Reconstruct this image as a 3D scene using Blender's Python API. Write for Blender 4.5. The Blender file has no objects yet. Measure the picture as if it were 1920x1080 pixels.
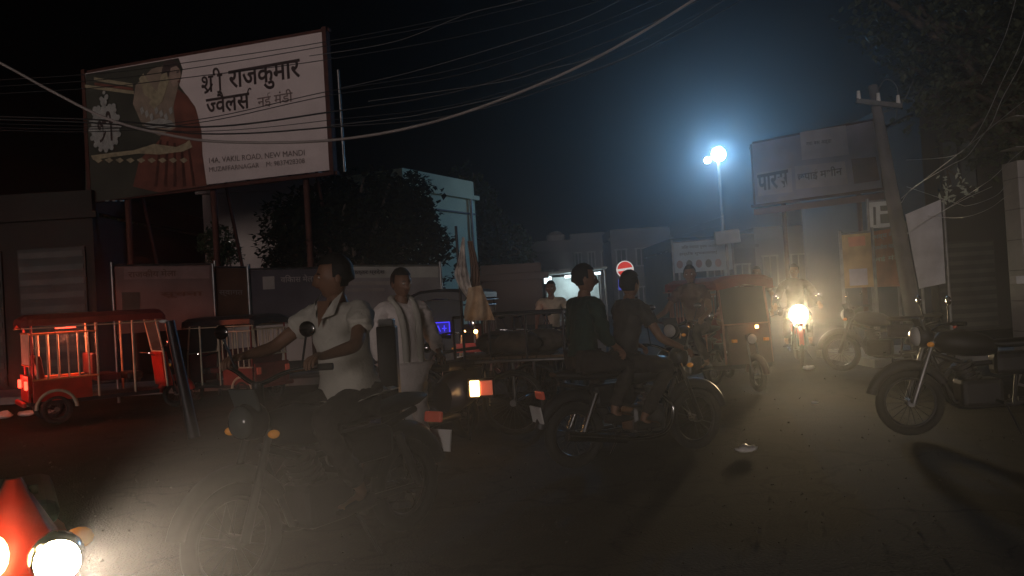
import bpy, bmesh, math, random
from mathutils import Vector, Matrix, noise
random.seed(7)
R = math.radians
PI = math.pi
S = bpy.context.scene
COL = S.collection

# ------------------------------------------------------------------ camera
FPX = 1507.0                       # focal length in photo pixels (1920 wide)
CAMH = 1.4
PITCH, ROLL = R(0.76), R(3.4)
cd = bpy.data.cameras.new('camera'); cam = bpy.data.objects.new('camera', cd); COL.objects.link(cam)
cd.sensor_width = 36; cd.lens = 36 * FPX / 1920; cd.clip_start = 0.05; cd.clip_end = 600
_F = Vector((0, math.cos(PITCH), math.sin(PITCH)))
_R0 = Vector((1, 0, 0)); _U0 = Vector((0, -math.sin(PITCH), math.cos(PITCH)))
_R = _R0 * math.cos(ROLL) - _U0 * math.sin(ROLL)
_U = _R0 * math.sin(ROLL) + _U0 * math.cos(ROLL)
CP = Vector((0, 0, CAMH))
cam.matrix_world = Matrix(((_R.x, _U.x, -_F.x, CP.x), (_R.y, _U.y, -_F.y, CP.y), (_R.z, _U.z, -_F.z, CP.z), (0, 0, 0, 1)))
S.camera = cam

# ------------------------------------------------------------------ night sky, frontal fill for headlamps behind the camera, exposure
w = bpy.data.worlds.new('World'); S.world = w; w.use_nodes = True
nt = w.node_tree; nt.nodes.clear()
sky = nt.nodes.new('ShaderNodeTexSky'); sky.sky_type = 'NISHITA'; sky.sun_disc = False
sky.sun_elevation = R(-4); sky.sun_rotation = R(60); sky.air_density = 1.0; sky.dust_density = 2.0
bg = nt.nodes.new('ShaderNodeBackground'); wo = nt.nodes.new('ShaderNodeOutputWorld')
bg.inputs['Strength'].default_value = 0.0016
nt.links.new(sky.outputs[0], bg.inputs[0]); nt.links.new(bg.outputs[0], wo.inputs[0])

sl = bpy.data.lights.new('added_fill_glow', 'SUN'); sl.energy = 0.74; sl.angle = R(14); sl.color = (1.0, 0.84, 0.78)  # added frontal fill, standing in for headlamps behind the camera
so = bpy.data.objects.new('added_fill_glow', sl); COL.objects.link(so)
so.rotation_euler = Vector((0.22, 1.0, -0.06)).to_track_quat('-Z', 'Y').to_euler()

S.view_settings.view_transform = 'Standard'; S.view_settings.look = 'None'
S.view_settings.exposure = 0; S.view_settings.gamma = 1; S.view_settings.use_curve_mapping = False
S.render.engine = 'CYCLES'
cy = S.cycles
cy.use_denoising = True
try: cy.denoiser = 'OPENIMAGEDENOISE'
except Exception: pass
cy.max_bounces = 5; cy.diffuse_bounces = 2; cy.glossy_bounces = 2; cy.transmission_bounces = 4
cy.transparent_max_bounces = 8; cy.volume_bounces = 0
cy.sample_clamp_indirect = 1.5; cy.sample_clamp_direct = 0
cy.use_adaptive_sampling = False

# ------------------------------------------------------------------ pixel helpers (only used to read positions off the photograph)
def ray(px, py):
    return _F + _R * ((px - 960) / FPX) + _U * ((540 - py) / FPX)
def P(px, py, d):
    return CP + ray(px, py) * d
def G(px, py):
    r = ray(px, py); return CP + r * (-CAMH / r.z)
def GD(px, d):
    """ground point on the vertical through photo column px, at distance d"""
    p = P(px, 560, d); return Vector((p.x, p.y, 0))

# ------------------------------------------------------------------ materials
MATS = {}
def mat(name, c, rough=0.7, metal=0.0, var=0.15, scale=6.0, bump=0.0, emit=None, es=0.0, spec=0.5, dirt=None, alpha=None, trans=0):
    if name in MATS: return MATS[name]
    m = bpy.data.materials.new(name); m.use_nodes = True
    n = m.node_tree.nodes; l = m.node_tree.links; b = n['Principled BSDF']
    b.inputs['Roughness'].default_value = rough; b.inputs['Metallic'].default_value = metal
    b.inputs['Specular IOR Level'].default_value = spec
    tc = n.new('ShaderNodeTexCoord'); nz = n.new('ShaderNodeTexNoise')
    nz.inputs['Scale'].default_value = scale; nz.inputs['Detail'].default_value = 6
    l.new(tc.outputs['Object'], nz.inputs['Vector'])
    rp = n.new('ShaderNodeValToRGB')
    d = dirt if dirt else [x * (1 - var) for x in c]
    rp.color_ramp.elements[0].position = 0.32; rp.color_ramp.elements[1].position = 0.68
    rp.color_ramp.elements[0].color = (*d, 1); rp.color_ramp.elements[1].color = (*[min(1, x * (1 + var * .6)) for x in c], 1)
    l.new(nz.outputs['Fac'], rp.inputs['Fac']); l.new(rp.outputs['Color'], b.inputs['Base Color'])
    if bump:
        bp = n.new('ShaderNodeBump'); bp.inputs['Strength'].default_value = bump; bp.inputs['Distance'].default_value = 0.02
        n2 = n.new('ShaderNodeTexNoise'); n2.inputs['Scale'].default_value = scale * 6; n2.inputs['Detail'].default_value = 8
        l.new(tc.outputs['Object'], n2.inputs['Vector'])
        l.new(n2.outputs['Fac'], bp.inputs['Height']); l.new(bp.outputs['Normal'], b.inputs['Normal'])
    if emit:
        b.inputs['Emission Color'].default_value = (*emit, 1); b.inputs['Emission Strength'].default_value = es
    if trans:
        b.inputs['Transmission Weight'].default_value = trans
    MATS[name] = m
    return m

M_BLACK = mat('black_rubber', (.018, .018, .018), .85, scale=20)
M_DARK = mat('dark_painted_steel', (.03, .03, .034), .45, .3, scale=9)
M_CHROME = mat('chrome', (.62, .62, .63), .18, 1.0, .1)
M_STEEL = mat('dull_steel', (.25, .25, .25), .45, .9, .3)
M_GALV = mat('galvanised_steel', (.32, .33, .34), .5, .6, .2, 4)
M_RED = mat('red_paint', (.55, .035, .02), .4, 0, .25, 5)
M_DRED = mat('faded_red_canvas', (.22, .03, .022), .8, 0, .3, 4)
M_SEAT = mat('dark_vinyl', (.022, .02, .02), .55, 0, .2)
M_SEATR = mat('maroon_vinyl', (.12, .02, .02), .5, 0, .2)
M_CREAM = mat('cream_paint', (.55, .46, .33), .5, 0, .2)
M_ORN = mat('orange_paint', (.7, .25, .10), .5, 0, .3, 8)
M_WHITE = mat('white_paint', (.72, .72, .70), .5, 0, .12)
M_GLASS = mat('windscreen_glass', (.08, .09, .09), .06, 0, .05)
M_SKIN = mat('brown_skin', (.20, .105, .065), .55, 0, .1, 30)
M_SKINL = mat('light_brown_skin', (.34, .19, .13), .55, 0, .1, 30)
M_HAIR = mat('black_hair', (.01, .009, .008), .6, 0, .3, 40, .4)
M_EYE = mat('eye_white', (.6, .58, .55), .3)
M_WSHIRT = mat('off_white_cotton', (.50, .485, .43), .9, 0, .08, 9, .3)
M_KURTA = mat('white_kurta_cotton', (.76, .70, .67), .9, 0, .08, 9, .3)
M_TROUS = mat('dark_brown_cloth', (.03, .024, .022), .9, 0, .2, 12, .2)
M_GREEN = mat('dark_green_cloth', (.014, .036, .028), .9, 0, .2, 12, .2)
M_GREY = mat('grey_cloth', (.045, .042, .04), .9, 0, .2, 12, .2)
M_PINK = mat('dusty_pink_cloth', (.32, .17, .14), .9, 0, .2, 12, .2)
M_BROWN = mat('brown_cloth', (.11, .06, .04), .9, 0, .2, 12, .2)
M_BARK = mat('bark', (.09, .07, .055), .9, 0, .35, 10, .8)
M_LEAF = mat('dark_leaves', (.035, .055, .022), .6, 0, .4, 3)
M_LEAF2 = mat('grey_green_leaves', (.07, .085, .05), .6, 0, .4, 3)
M_WIRE = mat('black_wire_sheath', (.02, .02, .02), .6)
M_WIREP = mat('pale_cable_sheath', (.34, .30, .28), .6, 0, .2, 2)
M_WIREG = mat('bare_aluminium_wire', (.6, .6, .6), .3, .8, .2)
M_CONC = mat('concrete', (.26, .25, .24), .9, 0, .25, 3, .4)
M_WOOD = mat('worn_wood', (.13, .085, .05), .8, 0, .3, 8, .4)
def emi(name, c, s, base=(.5, .5, .5)):
    return mat(name, base, .4, emit=c, es=s)
M_HEAD = emi('lit_headlamp', (1, .86, .55), 60, (.9, .9, .9))
M_LAMP = emi('lit_street_lamp', (.72, .95, 1.0), 120, (.9, .9, .9))
M_TAIL = emi('lit_red_lamp', (1, .06, .03), 5, (.6, .02, .01))
M_TAILW = emi('lit_orange_lamp', (1, .55, .18), 11, (.8, .5, .2))
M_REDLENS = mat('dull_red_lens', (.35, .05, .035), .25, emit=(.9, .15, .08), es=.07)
M_BLUE = emi('blue_led', (.05, .04, 1), 1.3, (.02, .02, .5))
M_TUBE = emi('lit_white_tube', (.75, .95, 1), 3.0, (.8, .8, .8))
M_LENS = mat('clear_lamp_lens', (.55, .55, .52), .1)
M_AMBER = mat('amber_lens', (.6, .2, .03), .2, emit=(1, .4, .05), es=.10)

# ------------------------------------------------------------------ mesh builder
class MB:
    def __init__(s): s.v = []; s.f = []; s.sm = []
    def add(s, vs, fs, smooth=False):
        o = len(s.v); s.v += [Vector(a) for a in vs]; s.f += [tuple(i + o for i in f) for f in fs]; s.sm += [smooth] * len(fs); return s
    def box(s, c, d, rot=(0, 0, 0), bev=0):
        hx, hy, hz = d[0] / 2, d[1] / 2, d[2] / 2
        m = Matrix.Rotation(rot[2], 3, 'Z') @ Matrix.Rotation(rot[1], 3, 'Y') @ Matrix.Rotation(rot[0], 3, 'X')
        c = Vector(c)
        if bev:
            b = min(bev, hx * .9, hy * .9, hz * .9)
            bm = bmesh.new(); bmesh.ops.create_cube(bm, size=1)
            for v in bm.verts: v.co = Vector((v.co.x * d[0], v.co.y * d[1], v.co.z * d[2]))
            bmesh.ops.bevel(bm, geom=list(bm.edges), offset=b, segments=2, affect='EDGES', profile=.5)
            bm.verts.index_update()
            s.add([c + m @ v.co for v in bm.verts], [[v.index for v in f.verts] for f in bm.faces]); bm.free(); return s
        vs = [c + m @ Vector((x * hx, y * hy, z * hz)) for x in (-1, 1) for y in (-1, 1) for z in (-1, 1)]
        return s.add(vs, [(0, 1, 3, 2), (4, 6, 7, 5), (0, 4, 5, 1), (2, 3, 7, 6), (0, 2, 6, 4), (1, 5, 7, 3)])
    def tube(s, pts, r, n=8, cap=True, closed=False):
        pts = [Vector(p) for p in pts]; k = len(pts)
        rs = r if isinstance(r, (list, tuple)) else [r] * k
        vs = []; prev = None
        for i, p in enumerate(pts):
            if closed: t = pts[(i + 1) % k] - pts[i - 1]
            else: t = pts[min(i + 1, k - 1)] - pts[max(i - 1, 0)]
            if t.length < 1e-9: t = Vector((0, 0, 1))
            t.normalize()
            if prev is None:
                a = Vector((0, 0, 1)) if abs(t.z) < .9 else Vector((1, 0, 0))
                u = t.cross(a).normalized()
            else:
                u = (prev - t * prev.dot(t))
                u = u.normalized() if u.length > 1e-6 else t.orthogonal().normalized()
            prev = u; v = t.cross(u)
            for j in range(n):
                a = 2 * PI * j / n; vs.append(p + (u * math.cos(a) + v * math.sin(a)) * rs[i])
        fs = []
        for i in range(k if closed else k - 1):
            a, b = i * n, ((i + 1) % k) * n
            for j in range(n): fs.append((a + j, a + (j + 1) % n, b + (j + 1) % n, b + j))
        s.add(vs, fs, True)
        if cap and not closed:
            s.add(vs[:n], [tuple(range(n))[::-1]]); s.add(vs[-n:], [tuple(range(n))])
        return s
    def ell(s, c, r, n=12, m=8, rot=None):
        c = Vector(c); vs = []; fs = []
        r = (r, r, r) if not isinstance(r, (tuple, list)) else r
        for i in range(m + 1):
            th = PI * i / m
            for j in range(n):
                ph = 2 * PI * j / n
                v = Vector((r[0] * math.sin(th) * math.cos(ph), r[1] * math.sin(th) * math.sin(ph), r[2] * math.cos(th)))
                if rot: v = rot @ v
                vs.append(c + v)
        for i in range(m):
            for j in range(n): fs.append((i * n + j, (i + 1) * n + j, (i + 1) * n + (j + 1) % n, i * n + (j + 1) % n))
        return s.add(vs, fs, True)
    def torus(s, c, Rr, r, axis='y', n=28, m=8, a0=0, a1=2 * PI, flat=1.0):
        c = Vector(c); full = abs(a1 - a0 - 2 * PI) < 1e-6; vs = []; fs = []
        k = n if full else n + 1
        for i in range(k):
            a = a0 + (a1 - a0) * i / n
            for j in range(m):
                b = 2 * PI * j / m; q = Rr + r * math.cos(b); h = r * math.sin(b) * flat
                x, z = q * math.cos(a), q * math.sin(a)
                v = Vector((x, h, z)) if axis == 'y' else (Vector((h, x, z)) if axis == 'x' else Vector((x, z, h)))
                vs.append(c + v)
        for i in range(n if full else n):
            if not full and i + 1 >= k: break
            for j in range(m):
                fs.append((i * m + j, i * m + (j + 1) % m, ((i + 1) % k) * m + (j + 1) % m, ((i + 1) % k) * m + j))
        return s.add(vs, fs, True)
    def prism(s, pts, y0, y1):
        """outline in x,z extruded from y0 to y1"""
        n = len(pts); vs = [(p[0], y0, p[1]) for p in pts] + [(p[0], y1, p[1]) for p in pts]
        return s.add(vs, [tuple(range(n)), tuple(range(n, 2 * n))[::-1]] + [(i, i + n, (i + 1) % n + n, (i + 1) % n) for i in range(n)])
    def loft(s, rings, smooth=True, cap=True):
        n = len(rings[0]); vs = [v for r in rings for v in r]; fs = []
        for i in range(len(rings) - 1):
            for j in range(n): fs.append((i * n + j, i * n + (j + 1) % n, (i + 1) * n + (j + 1) % n, (i + 1) * n + j))
        s.add(vs, fs, smooth)
        if cap: s.add(rings[0], [tuple(range(n))[::-1]]); s.add(rings[-1], [tuple(range(n))])
        return s
    def build(s, name, m, parent=None, label=None, **tags):
        me = bpy.data.meshes.new(name); me.from_pydata([tuple(v) for v in s.v], [], s.f); me.update()
        me.polygons.foreach_set('use_smooth', s.sm)
        bm = bmesh.new(); bm.from_mesh(me); bmesh.ops.recalc_face_normals(bm, faces=bm.faces); bm.to_mesh(me); bm.free()
        me.materials.append(m)
        return link(name, me, parent, label, **tags)

def link(name, me, parent=None, label=None, **tags):
    o = bpy.data.objects.new(name, me); COL.objects.link(o)
    if parent: o.parent = parent
    if label: o['label'] = label
    for k, v in tags.items(): o[k] = v
    return o
def thing(name, label, cat, loc=(0, 0, 0), rz=0, group=None, scale=1, rot=None):
    o = bpy.data.objects.new(name, None); COL.objects.link(o); o.location = loc
    o.rotation_euler = rot if rot else (0, 0, rz)
    o.scale = (scale,) * 3; o.empty_display_size = .1
    o['label'] = label; o['category'] = cat
    if group: o['group'] = group
    return o
def dup(o, parent=None, top=True):
    c = o.copy(); COL.objects.link(c); c.parent = parent
    for ch in list(o.children): dup(ch, c, False)
    return c
def lamp(name, kind, loc, energy, color, parent=None, size=.05, spot=None, direction=None, blend=.5):
    L = bpy.data.lights.new(name, kind); L.energy = energy; L.color = color; L.shadow_soft_size = size
    o = bpy.data.objects.new(name, L); COL.objects.link(o); o.location = loc
    if parent: o.parent = parent
    if kind == 'SPOT': L.spot_size = spot; L.spot_blend = blend
    if direction is not None: o.rotation_euler = Vector(direction).to_track_quat('-Z', 'Y').to_euler()
    return o
def crom(pts, k=8):
    pts = [Vector(p) for p in pts]; out = []
    for i in range(len(pts) - 1):
        p0, p1, p2, p3 = pts[max(i - 1, 0)], pts[i], pts[i + 1], pts[min(i + 2, len(pts) - 1)]
        for j in range(k):
            t = j / k
            out.append(.5 * ((2 * p1) + (p2 - p0) * t + (2 * p0 - 5 * p1 + 4 * p2 - p3) * t * t + (3 * p1 - p0 - 3 * p2 + p3) * t ** 3))
    out.append(pts[-1]); return out

# ------------------------------------------------------------------ lettering (fonts shipped with Blender), meshes in x,z
def text_raw(s, off=0.0):
    c = bpy.data.curves.new('txt', 'FONT'); c.body = s; c.size = 1; c.offset = off; c.resolution_u = 3
    o = bpy.data.objects.new('txt', c); COL.objects.link(o)
    dg = bpy.context.evaluated_depsgraph_get(); dg.update()
    me = bpy.data.meshes.new_from_object(o.evaluated_get(dg))
    bpy.data.objects.remove(o); bpy.data.curves.remove(c)
    bm = bmesh.new(); bm.from_mesh(me); bpy.data.meshes.remove(me)
    return bm
def word(tokens, off=.012):
    """tokens: strings, or (string, crop fraction) for a half form, or ('/', dx...) strokes"""
    x = 0; vs = []; fs = []
    for t in tokens:
        crop = None; hook = None
        if isinstance(t, tuple): t, kind = t; crop = kind if isinstance(kind, float) else None; hook = kind if isinstance(kind, str) else None
        bm = text_raw(t, off)
        xs = [v.co.x for v in bm.verts]; x0, x1 = min(xs), max(xs); wd = x1 - x0
        if crop:
            g = list(bm.verts) + list(bm.edges) + list(bm.faces)
            bmesh.ops.bisect_plane(bm, geom=g, plane_co=(x0 + wd * crop, 0, 0), plane_no=(1, 0, 0), clear_outer=True)
            wd *= crop
        bm.verts.index_update(); o = len(vs)
        vs += [(v.co.x - x0 + x, v.co.y) for v in bm.verts]
        fs += [tuple(v.index + o for v in f.verts) for f in bm.faces]; bm.free()
        def stroke(pts, r):
            for a, b in zip(pts, pts[1:]):
                d = Vector(b) - Vector(a); nn = Vector((-d.y, d.x)).normalized() * r; o = len(vs)
                vs.extend([tuple(Vector(a) + nn), tuple(Vector(a) - nn), tuple(Vector(b) - nn), tuple(Vector(b) + nn)]); fs.append((o, o + 1, o + 2, o + 3))
        if hook == 'ra': stroke([(x + wd * .90, .30), (x + wd * .66, .12), (x + wd * .42, .02), (x + wd * .22, .0)], .045)
        if hook == 'reph': stroke([(x + wd * .86, .62), (x + wd * .92, .72), (x + wd * 1.0, .80), (x + wd * 1.12, .80), (x + wd * 1.16, .74)], .032)
        x += wd - .02
        if t.endswith(' '): x += .25
    return vs, fs
def place_word(vf, box, y, m, parent, name='lettering', slant=0):
    vs, fs = vf; xs = [a for a, b in vs]; zs = [b for a, b in vs]
    x0, z0, x1, z1 = box; ax, bx, az, bz = min(xs), max(xs), min(zs), max(zs)
    mb = MB()
    mb.add([(x0 + (a - ax) / (bx - ax) * (x1 - x0), y, z0 + (b - az) / (bz - az) * (z1 - z0) + slant * (a - ax) / (bx - ax)) for a, b in vs], fs)
    return mb.build(name, m, parent)

# ------------------------------------------------------------------ upright boards read off the photograph
class Board:
    def __init__(s, tl, tr, br, dr, name, label, cat, bl=None, group=None):
        a = P(tr[0], tr[1], dr); ztop = a.z
        r = ray(*tl); t = (ztop - CAMH) / r.z
        b = CP + r * t
        s.z0 = P(br[0], br[1], dr).z; s.z1 = ztop
        s.o = Vector((b.x, b.y, 0)); s.e = Vector((a.x, a.y, 0))
        s.u = (s.e - s.o).normalized(); s.w = (s.e - s.o).length
        s.n = Vector((s.u.y, -s.u.x, 0))
        s.h = s.z1 - s.z0
        s.t = thing(name, label, cat, (s.o.x, s.o.y, s.z0), math.atan2(s.u.y, s.u.x), group)
    def uv(s, px, py):
        r = ray(px, py); t = (s.o - CP).dot(s.n) / r.dot(s.n); p = CP + r * t
        return ((p - s.o).dot(s.u), p.z - s.z0)
    def poly(s, pts, y, m, name='print'):
        return MB().prism([s.uv(*p) for p in pts], y, y + .002).build(name, m, s.t)

# ================================================================== GROUND
gm = bpy.data.materials.new('dusty_asphalt'); gm.use_nodes = True
n = gm.node_tree.nodes; l = gm.node_tree.links; b = n['Principled BSDF']
tc = n.new('ShaderNodeTexCoord'); n1 = n.new('ShaderNodeTexNoise'); n1.inputs['Scale'].default_value = .55; n1.inputs['Detail'].default_value = 10
n1.inputs['Roughness'].default_value = .65
n2 = n.new('ShaderNodeTexNoise'); n2.inputs['Scale'].default_value = 60; n2.inputs['Detail'].default_value = 6
l.new(tc.outputs['Object'], n1.inputs['Vector']); l.new(tc.outputs['Object'], n2.inputs['Vector'])
rp = n.new('ShaderNodeValToRGB'); rp.color_ramp.elements[0].position = .38; rp.color_ramp.elements[1].position = .64
rp.color_ramp.elements[0].color = (.020, .0175, .0155, 1); rp.color_ramp.elements[1].color = (.062, .051, .041, 1)
mx = n.new('ShaderNodeMixRGB'); mx.blend_type = 'MULTIPLY'; mx.inputs[0].default_value = .6
l.new(n1.outputs['Fac'], rp.inputs['Fac']); l.new(rp.outputs['Color'], mx.inputs[1]); l.new(n2.outputs['Color'], mx.inputs[2])
l.new(mx.outputs[0], b.inputs['Base Color'])
bp = n.new('ShaderNodeBump'); bp.inputs['Strength'].default_value = .6; bp.inputs['Distance'].default_value = .02
l.new(n2.outputs['Fac'], bp.inputs['Height']); l.new(bp.outputs['Normal'], b.inputs['Normal'])
vc = n.new('ShaderNodeTexVoronoi'); vc.feature = 'DISTANCE_TO_EDGE'; vc.inputs['Scale'].default_value = .8
wn = n.new('ShaderNodeTexNoise'); wn.inputs['Scale'].default_value = 2.5; wn.inputs['Detail'].default_value = 8
va = n.new('ShaderNodeVectorMath'); va.operation = 'MULTIPLY_ADD'; va.inputs[1].default_value = (.9, .9, 0); l.new(tc.outputs['Object'], wn.inputs['Vector']); l.new(wn.outputs['Color'], va.inputs[0]); l.new(tc.outputs['Object'], va.inputs[2]); l.new(va.outputs[0], vc.inputs['Vector'])
cr_ = n.new('ShaderNodeValToRGB'); cr_.color_ramp.elements[0].position = .004; cr_.color_ramp.elements[1].position = .02; cr_.color_ramp.elements[0].color = (.35, .35, .35, 1)
l.new(vc.outputs['Distance'], cr_.inputs['Fac']); m2_ = n.new('ShaderNodeMixRGB'); m2_.blend_type = 'MULTIPLY'; m2_.inputs[0].default_value = .8
l.new(mx.outputs[0], m2_.inputs[1]); l.new(cr_.outputs['Color'], m2_.inputs[2]); l.new(m2_.outputs[0], b.inputs['Base Color'])
rr = n.new('ShaderNodeMapRange'); rr.inputs['To Min'].default_value = .85; rr.inputs['To Max'].default_value = 1.0; b.inputs['Specular IOR Level'].default_value = .12
l.new(n1.outputs['Fac'], rr.inputs['Value']); l.new(rr.outputs['Result'], b.inputs['Roughness'])
mb = MB(); N = 60
def gx(i): t = (i / N - .5) * 2; return 150 * (abs(t) ** 2.2) * (1 if t > 0 else -1)
for i in range(N + 1):
    for j in range(N + 1):
        x, y = gx(i), gx(j) + (8 if 0 < j < N else 0)
        near = math.exp(-((x * x + (y - 9) ** 2) / 500))
        mb.v.append(Vector((x, y, (noise.noise(Vector((x * .6, y * .6, 3))) - .3) * .035 * near - .012 * near)))
for i in range(N):
    for j in range(N):
        a = i * (N + 1) + j; mb.f.append((a, a + N + 1, a + N + 2, a + 1)); mb.sm.append(True)
mb.build('ground', gm, kind='structure')
# far verge strips with a low kerb along the left shops and the right side
for nm, pts in (('pavement', [(-14, 14.8), (-2.4, 15.6), (-2.4, 17.2), (-14, 17.0)]), ('pavement', [(5.6, 12.6), (14, 11.8), (14, 15), (5.6, 15)])):
    m_ = MB(); m_.add([(x, y, -.05) for x, y in pts] + [(x, y, .11) for x, y in pts], [(4, 5, 6, 7), (0, 1, 5, 4), (1, 2, 6, 5), (2, 3, 7, 6), (3, 0, 4, 7)])
    m_.build(nm, M_CONC, kind='structure')
# loose gravel and crumbs on the road
mb = MB()
for i in range(2600):
    y = 2.2 + random.random() ** 1.3 * 14; x = random.uniform(-.75, .75) * y; r_ = random.uniform(.004, .016)
    mb.add([(x + random.uniform(-1, 1) * r_, y + random.uniform(-1, 1) * r_, random.choice((-.02, 1)) * r_ ) for _ in range(4)], [(0, 1, 2), (0, 2, 3), (0, 3, 1), (1, 3, 2)])
mb.build('gravel', mat('grey_gravel', (.07, .062, .055), .95, spec=.05), kind='stuff')

# ================================================================== HAZE
hz = MB().box((0, 0, 6.4), (330, 340, 14.8))
hm = bpy.data.materials.new('dusty_air'); hm.use_nodes = True
hn = hm.node_tree; hn.nodes.clear()
vo = hn.nodes.new('ShaderNodeVolumePrincipled'); oo = hn.nodes.new('ShaderNodeOutputMaterial')
vo.inputs['Density'].default_value = 0.005; vo.inputs['Color'].default_value = (.93, .93, .93, 1); vo.inputs['Anisotropy'].default_value = .87
hn.links.new(vo.outputs[0], oo.inputs['Volume'])
hz.build('haze', hm, kind='stuff')

# ================================================================== BUILDINGS
def building(label, x0, x1, y0, y1, h, wallm, floors=2, cols=3, win=True, rz=0, parapet=.5, name='building', litwin=None, shutter=False, framem=None):
    cx, cyy = (x0 + x1) / 2, (y0 + y1) / 2
    t = thing(name, label, 'building', (cx, cyy, 0), rz)
    W, D = x1 - x0, y1 - y0
    MB().box((0, 0, h / 2), (W, D, h)).build('wall', wallm, t)
    m_ = MB(); m_.box((0, -D / 2 - .06, h + .02), (W + .3, .12, .14)); m_.box((0, -D / 2 + .08, h + parapet / 2 + .1), (W, .14, parapet)); m_.box((-W / 2 + .08, .1, h + parapet / 2 + .1), (.14, D - .2, parapet)); m_.box((W / 2 - .08, .1, h + parapet / 2 + .1), (.14, D - .2, parapet))
    m_.build('parapet', wallm, t)
    if win:
        fh = h / floors
        for f in range(floors):
            for c in range(cols):
                wx = -W / 2 + W * (c + .5) / cols; wz = fh * f + fh * .52
                if f == 0 and shutter:
                    fr = MB().box((wx, -D / 2 - .02, fh * .42), (W / cols * .8, .06, fh * .8)).build('shutter', mat('grimy_shutter', (.045, .045, .042), .6, .4, .35, 2), t)
                    rb = MB()
                    for q in range(10): rb.box((wx, -D / 2 - .065, fh * .06 + q * fh * .08), (W / cols * .76, .02, fh * .035))
                    rb.build('rib', mat('grimy_shutter_rib', (.08, .08, .075), .6, .4, .35, 2), fr)
                    continue
                fr = MB()
                ww, wh = min(1.1, W / cols * .5), fh * .45
                fr.box((wx, -D / 2 - .03, wz + wh / 2), (ww + .16, .08, .08)).box((wx, -D / 2 - .03, wz - wh / 2), (ww + .2, .14, .08))
                fr.box((wx - ww / 2, -D / 2 - .03, wz), (.08, .08, wh)).box((wx + ww / 2, -D / 2 - .03, wz), (.08, .08, wh)).box((wx, -D / 2 - .03, wz), (.05, .06, wh))
                fo = fr.build('window', framem or M_CONC, t)
                MB().box((wx, -D / 2 - .008, wz), (ww, .02, wh)).build('pane', litwin if (litwin and (f, c) == (floors - 1, 0)) else M_GLASS, fo)
    return t
W_PALE = mat('lilac_grey_plaster', (.50, .43, .40), .9, 0, .25, .6, .3)
W_TEAL = mat('pale_green_plaster', (.80, .84, .62), .9, 0, .18, .5, .3)
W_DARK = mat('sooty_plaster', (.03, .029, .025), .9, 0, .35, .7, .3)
W_GREY = mat('weathered_grey_plaster', (.13, .13, .13), .9, 0, .3, .4, .3)
W_BRN = mat('brown_plaster', (.12, .085, .07), .9, 0, .3, .5, .3)
def X(px, d): return P(px, 540, d).x
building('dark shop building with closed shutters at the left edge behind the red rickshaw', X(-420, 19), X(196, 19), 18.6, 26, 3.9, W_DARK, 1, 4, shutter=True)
bl = building('plain lilac grey building rising behind the banners left of the round tree', X(388, 23), X(600, 23), 23, 30, 4.95, W_PALE, 2, 2, win=False)
t = building('pale green walled building lit at its corner, right of the round tree', 0, 4.2, 0, 2.6, 4.95, W_TEAL, 2, 3, win=False, rz=R(62))
_c = P(893, 430, 28); _n = Vector((math.sin(R(62)), -math.cos(R(62)), 0)); _u = Vector((math.cos(R(62)), math.sin(R(62)), 0)); t.location = Vector((_c.x, _c.y, 0)) - _u * 2.1 - _n * 1.3
MB().box((0, -1.34, 4.4), (4.1, .05, .05)).build('string_course', M_CONC, t); MB().tube([(1.7, -1.38, 4.9), (1.7, -1.38, 0)], .05, 8).build('rain_pipe', M_STEEL, t)
building('dark low shop front with faint red sign between the flag and the stall', X(905, 18), X(1015, 18), 17.4, 21, 1.85, W_BRN, 1, 2, win=False, parapet=.2)
for i, (a, b_, d, h, wm, la) in enumerate([
        (985, 1075, 42, 3.7, W_GREY, 'low grey far building with a water tank on its roof'),
        (1075, 1150, 50, 4.6, W_GREY, 'far flat roofed house just left of the no entry sign'),
        (1150, 1262, 46, 4.4, W_GREY, 'far grey two storey house behind the no entry sign'),
        (1262, 1420, 38, 3.2, W_DARK, 'long low dark building behind the portrait board'),
        (1420, 1580, 44, 3.9, W_GREY, 'far hazy building beyond the oncoming motorcycle'),
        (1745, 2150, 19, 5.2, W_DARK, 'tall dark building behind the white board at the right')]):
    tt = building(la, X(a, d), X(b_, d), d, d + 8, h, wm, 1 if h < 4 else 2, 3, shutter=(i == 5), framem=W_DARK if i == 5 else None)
    if i == 0:
        _x = X(1052, d) - tt.location.x
        MB().tube([(_x, -2, h), (_x, -2, h + 1.0)], .52, 16).tube([(_x, -2, h + 1.0), (_x, -2, h + 1.22)], [.52, .2], 16).build('water_tank', M_CONC, tt)
# porch lamp on lilac building
_p = P(430, 455, 22.7)
t = thing('wall_lamp', 'tiny lit white wall lamp on the lilac grey building', 'lamp', _p)
MB().ell((0, 0, 0), .035, 10, 6).build('bulb', emi('small_lit_bulb', (1, .95, .85), 6), t)
MB().tube([(0, .30, .04), (0, .02, .04)], .012, 6).build('bracket', M_STEEL, t)

# right edge: white pillar
_p = GD(1925, 9.5)
t = thing('gate_pillar', 'tall white pillar with a small ledge at the far right edge', 'pillar', _p)
ztop = P(1912, 303, 9.5).z
MB().box((0, 0, ztop / 2), (.2, .3, ztop), bev=.01).build('shaft', mat('white_tiles', (.40, .38, .36), .5, 0, .2, 3), t)
zl = P(1900, 525, 9.5).z
MB().box((-.1, -.17, zl), (.30, .12, .09)).build('ledge', M_WHITE, t)
for q in range(9): MB().box((0, 0, .3 + q * .36), (.204, .304, .012)).build('joint', M_CONC, t)

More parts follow.
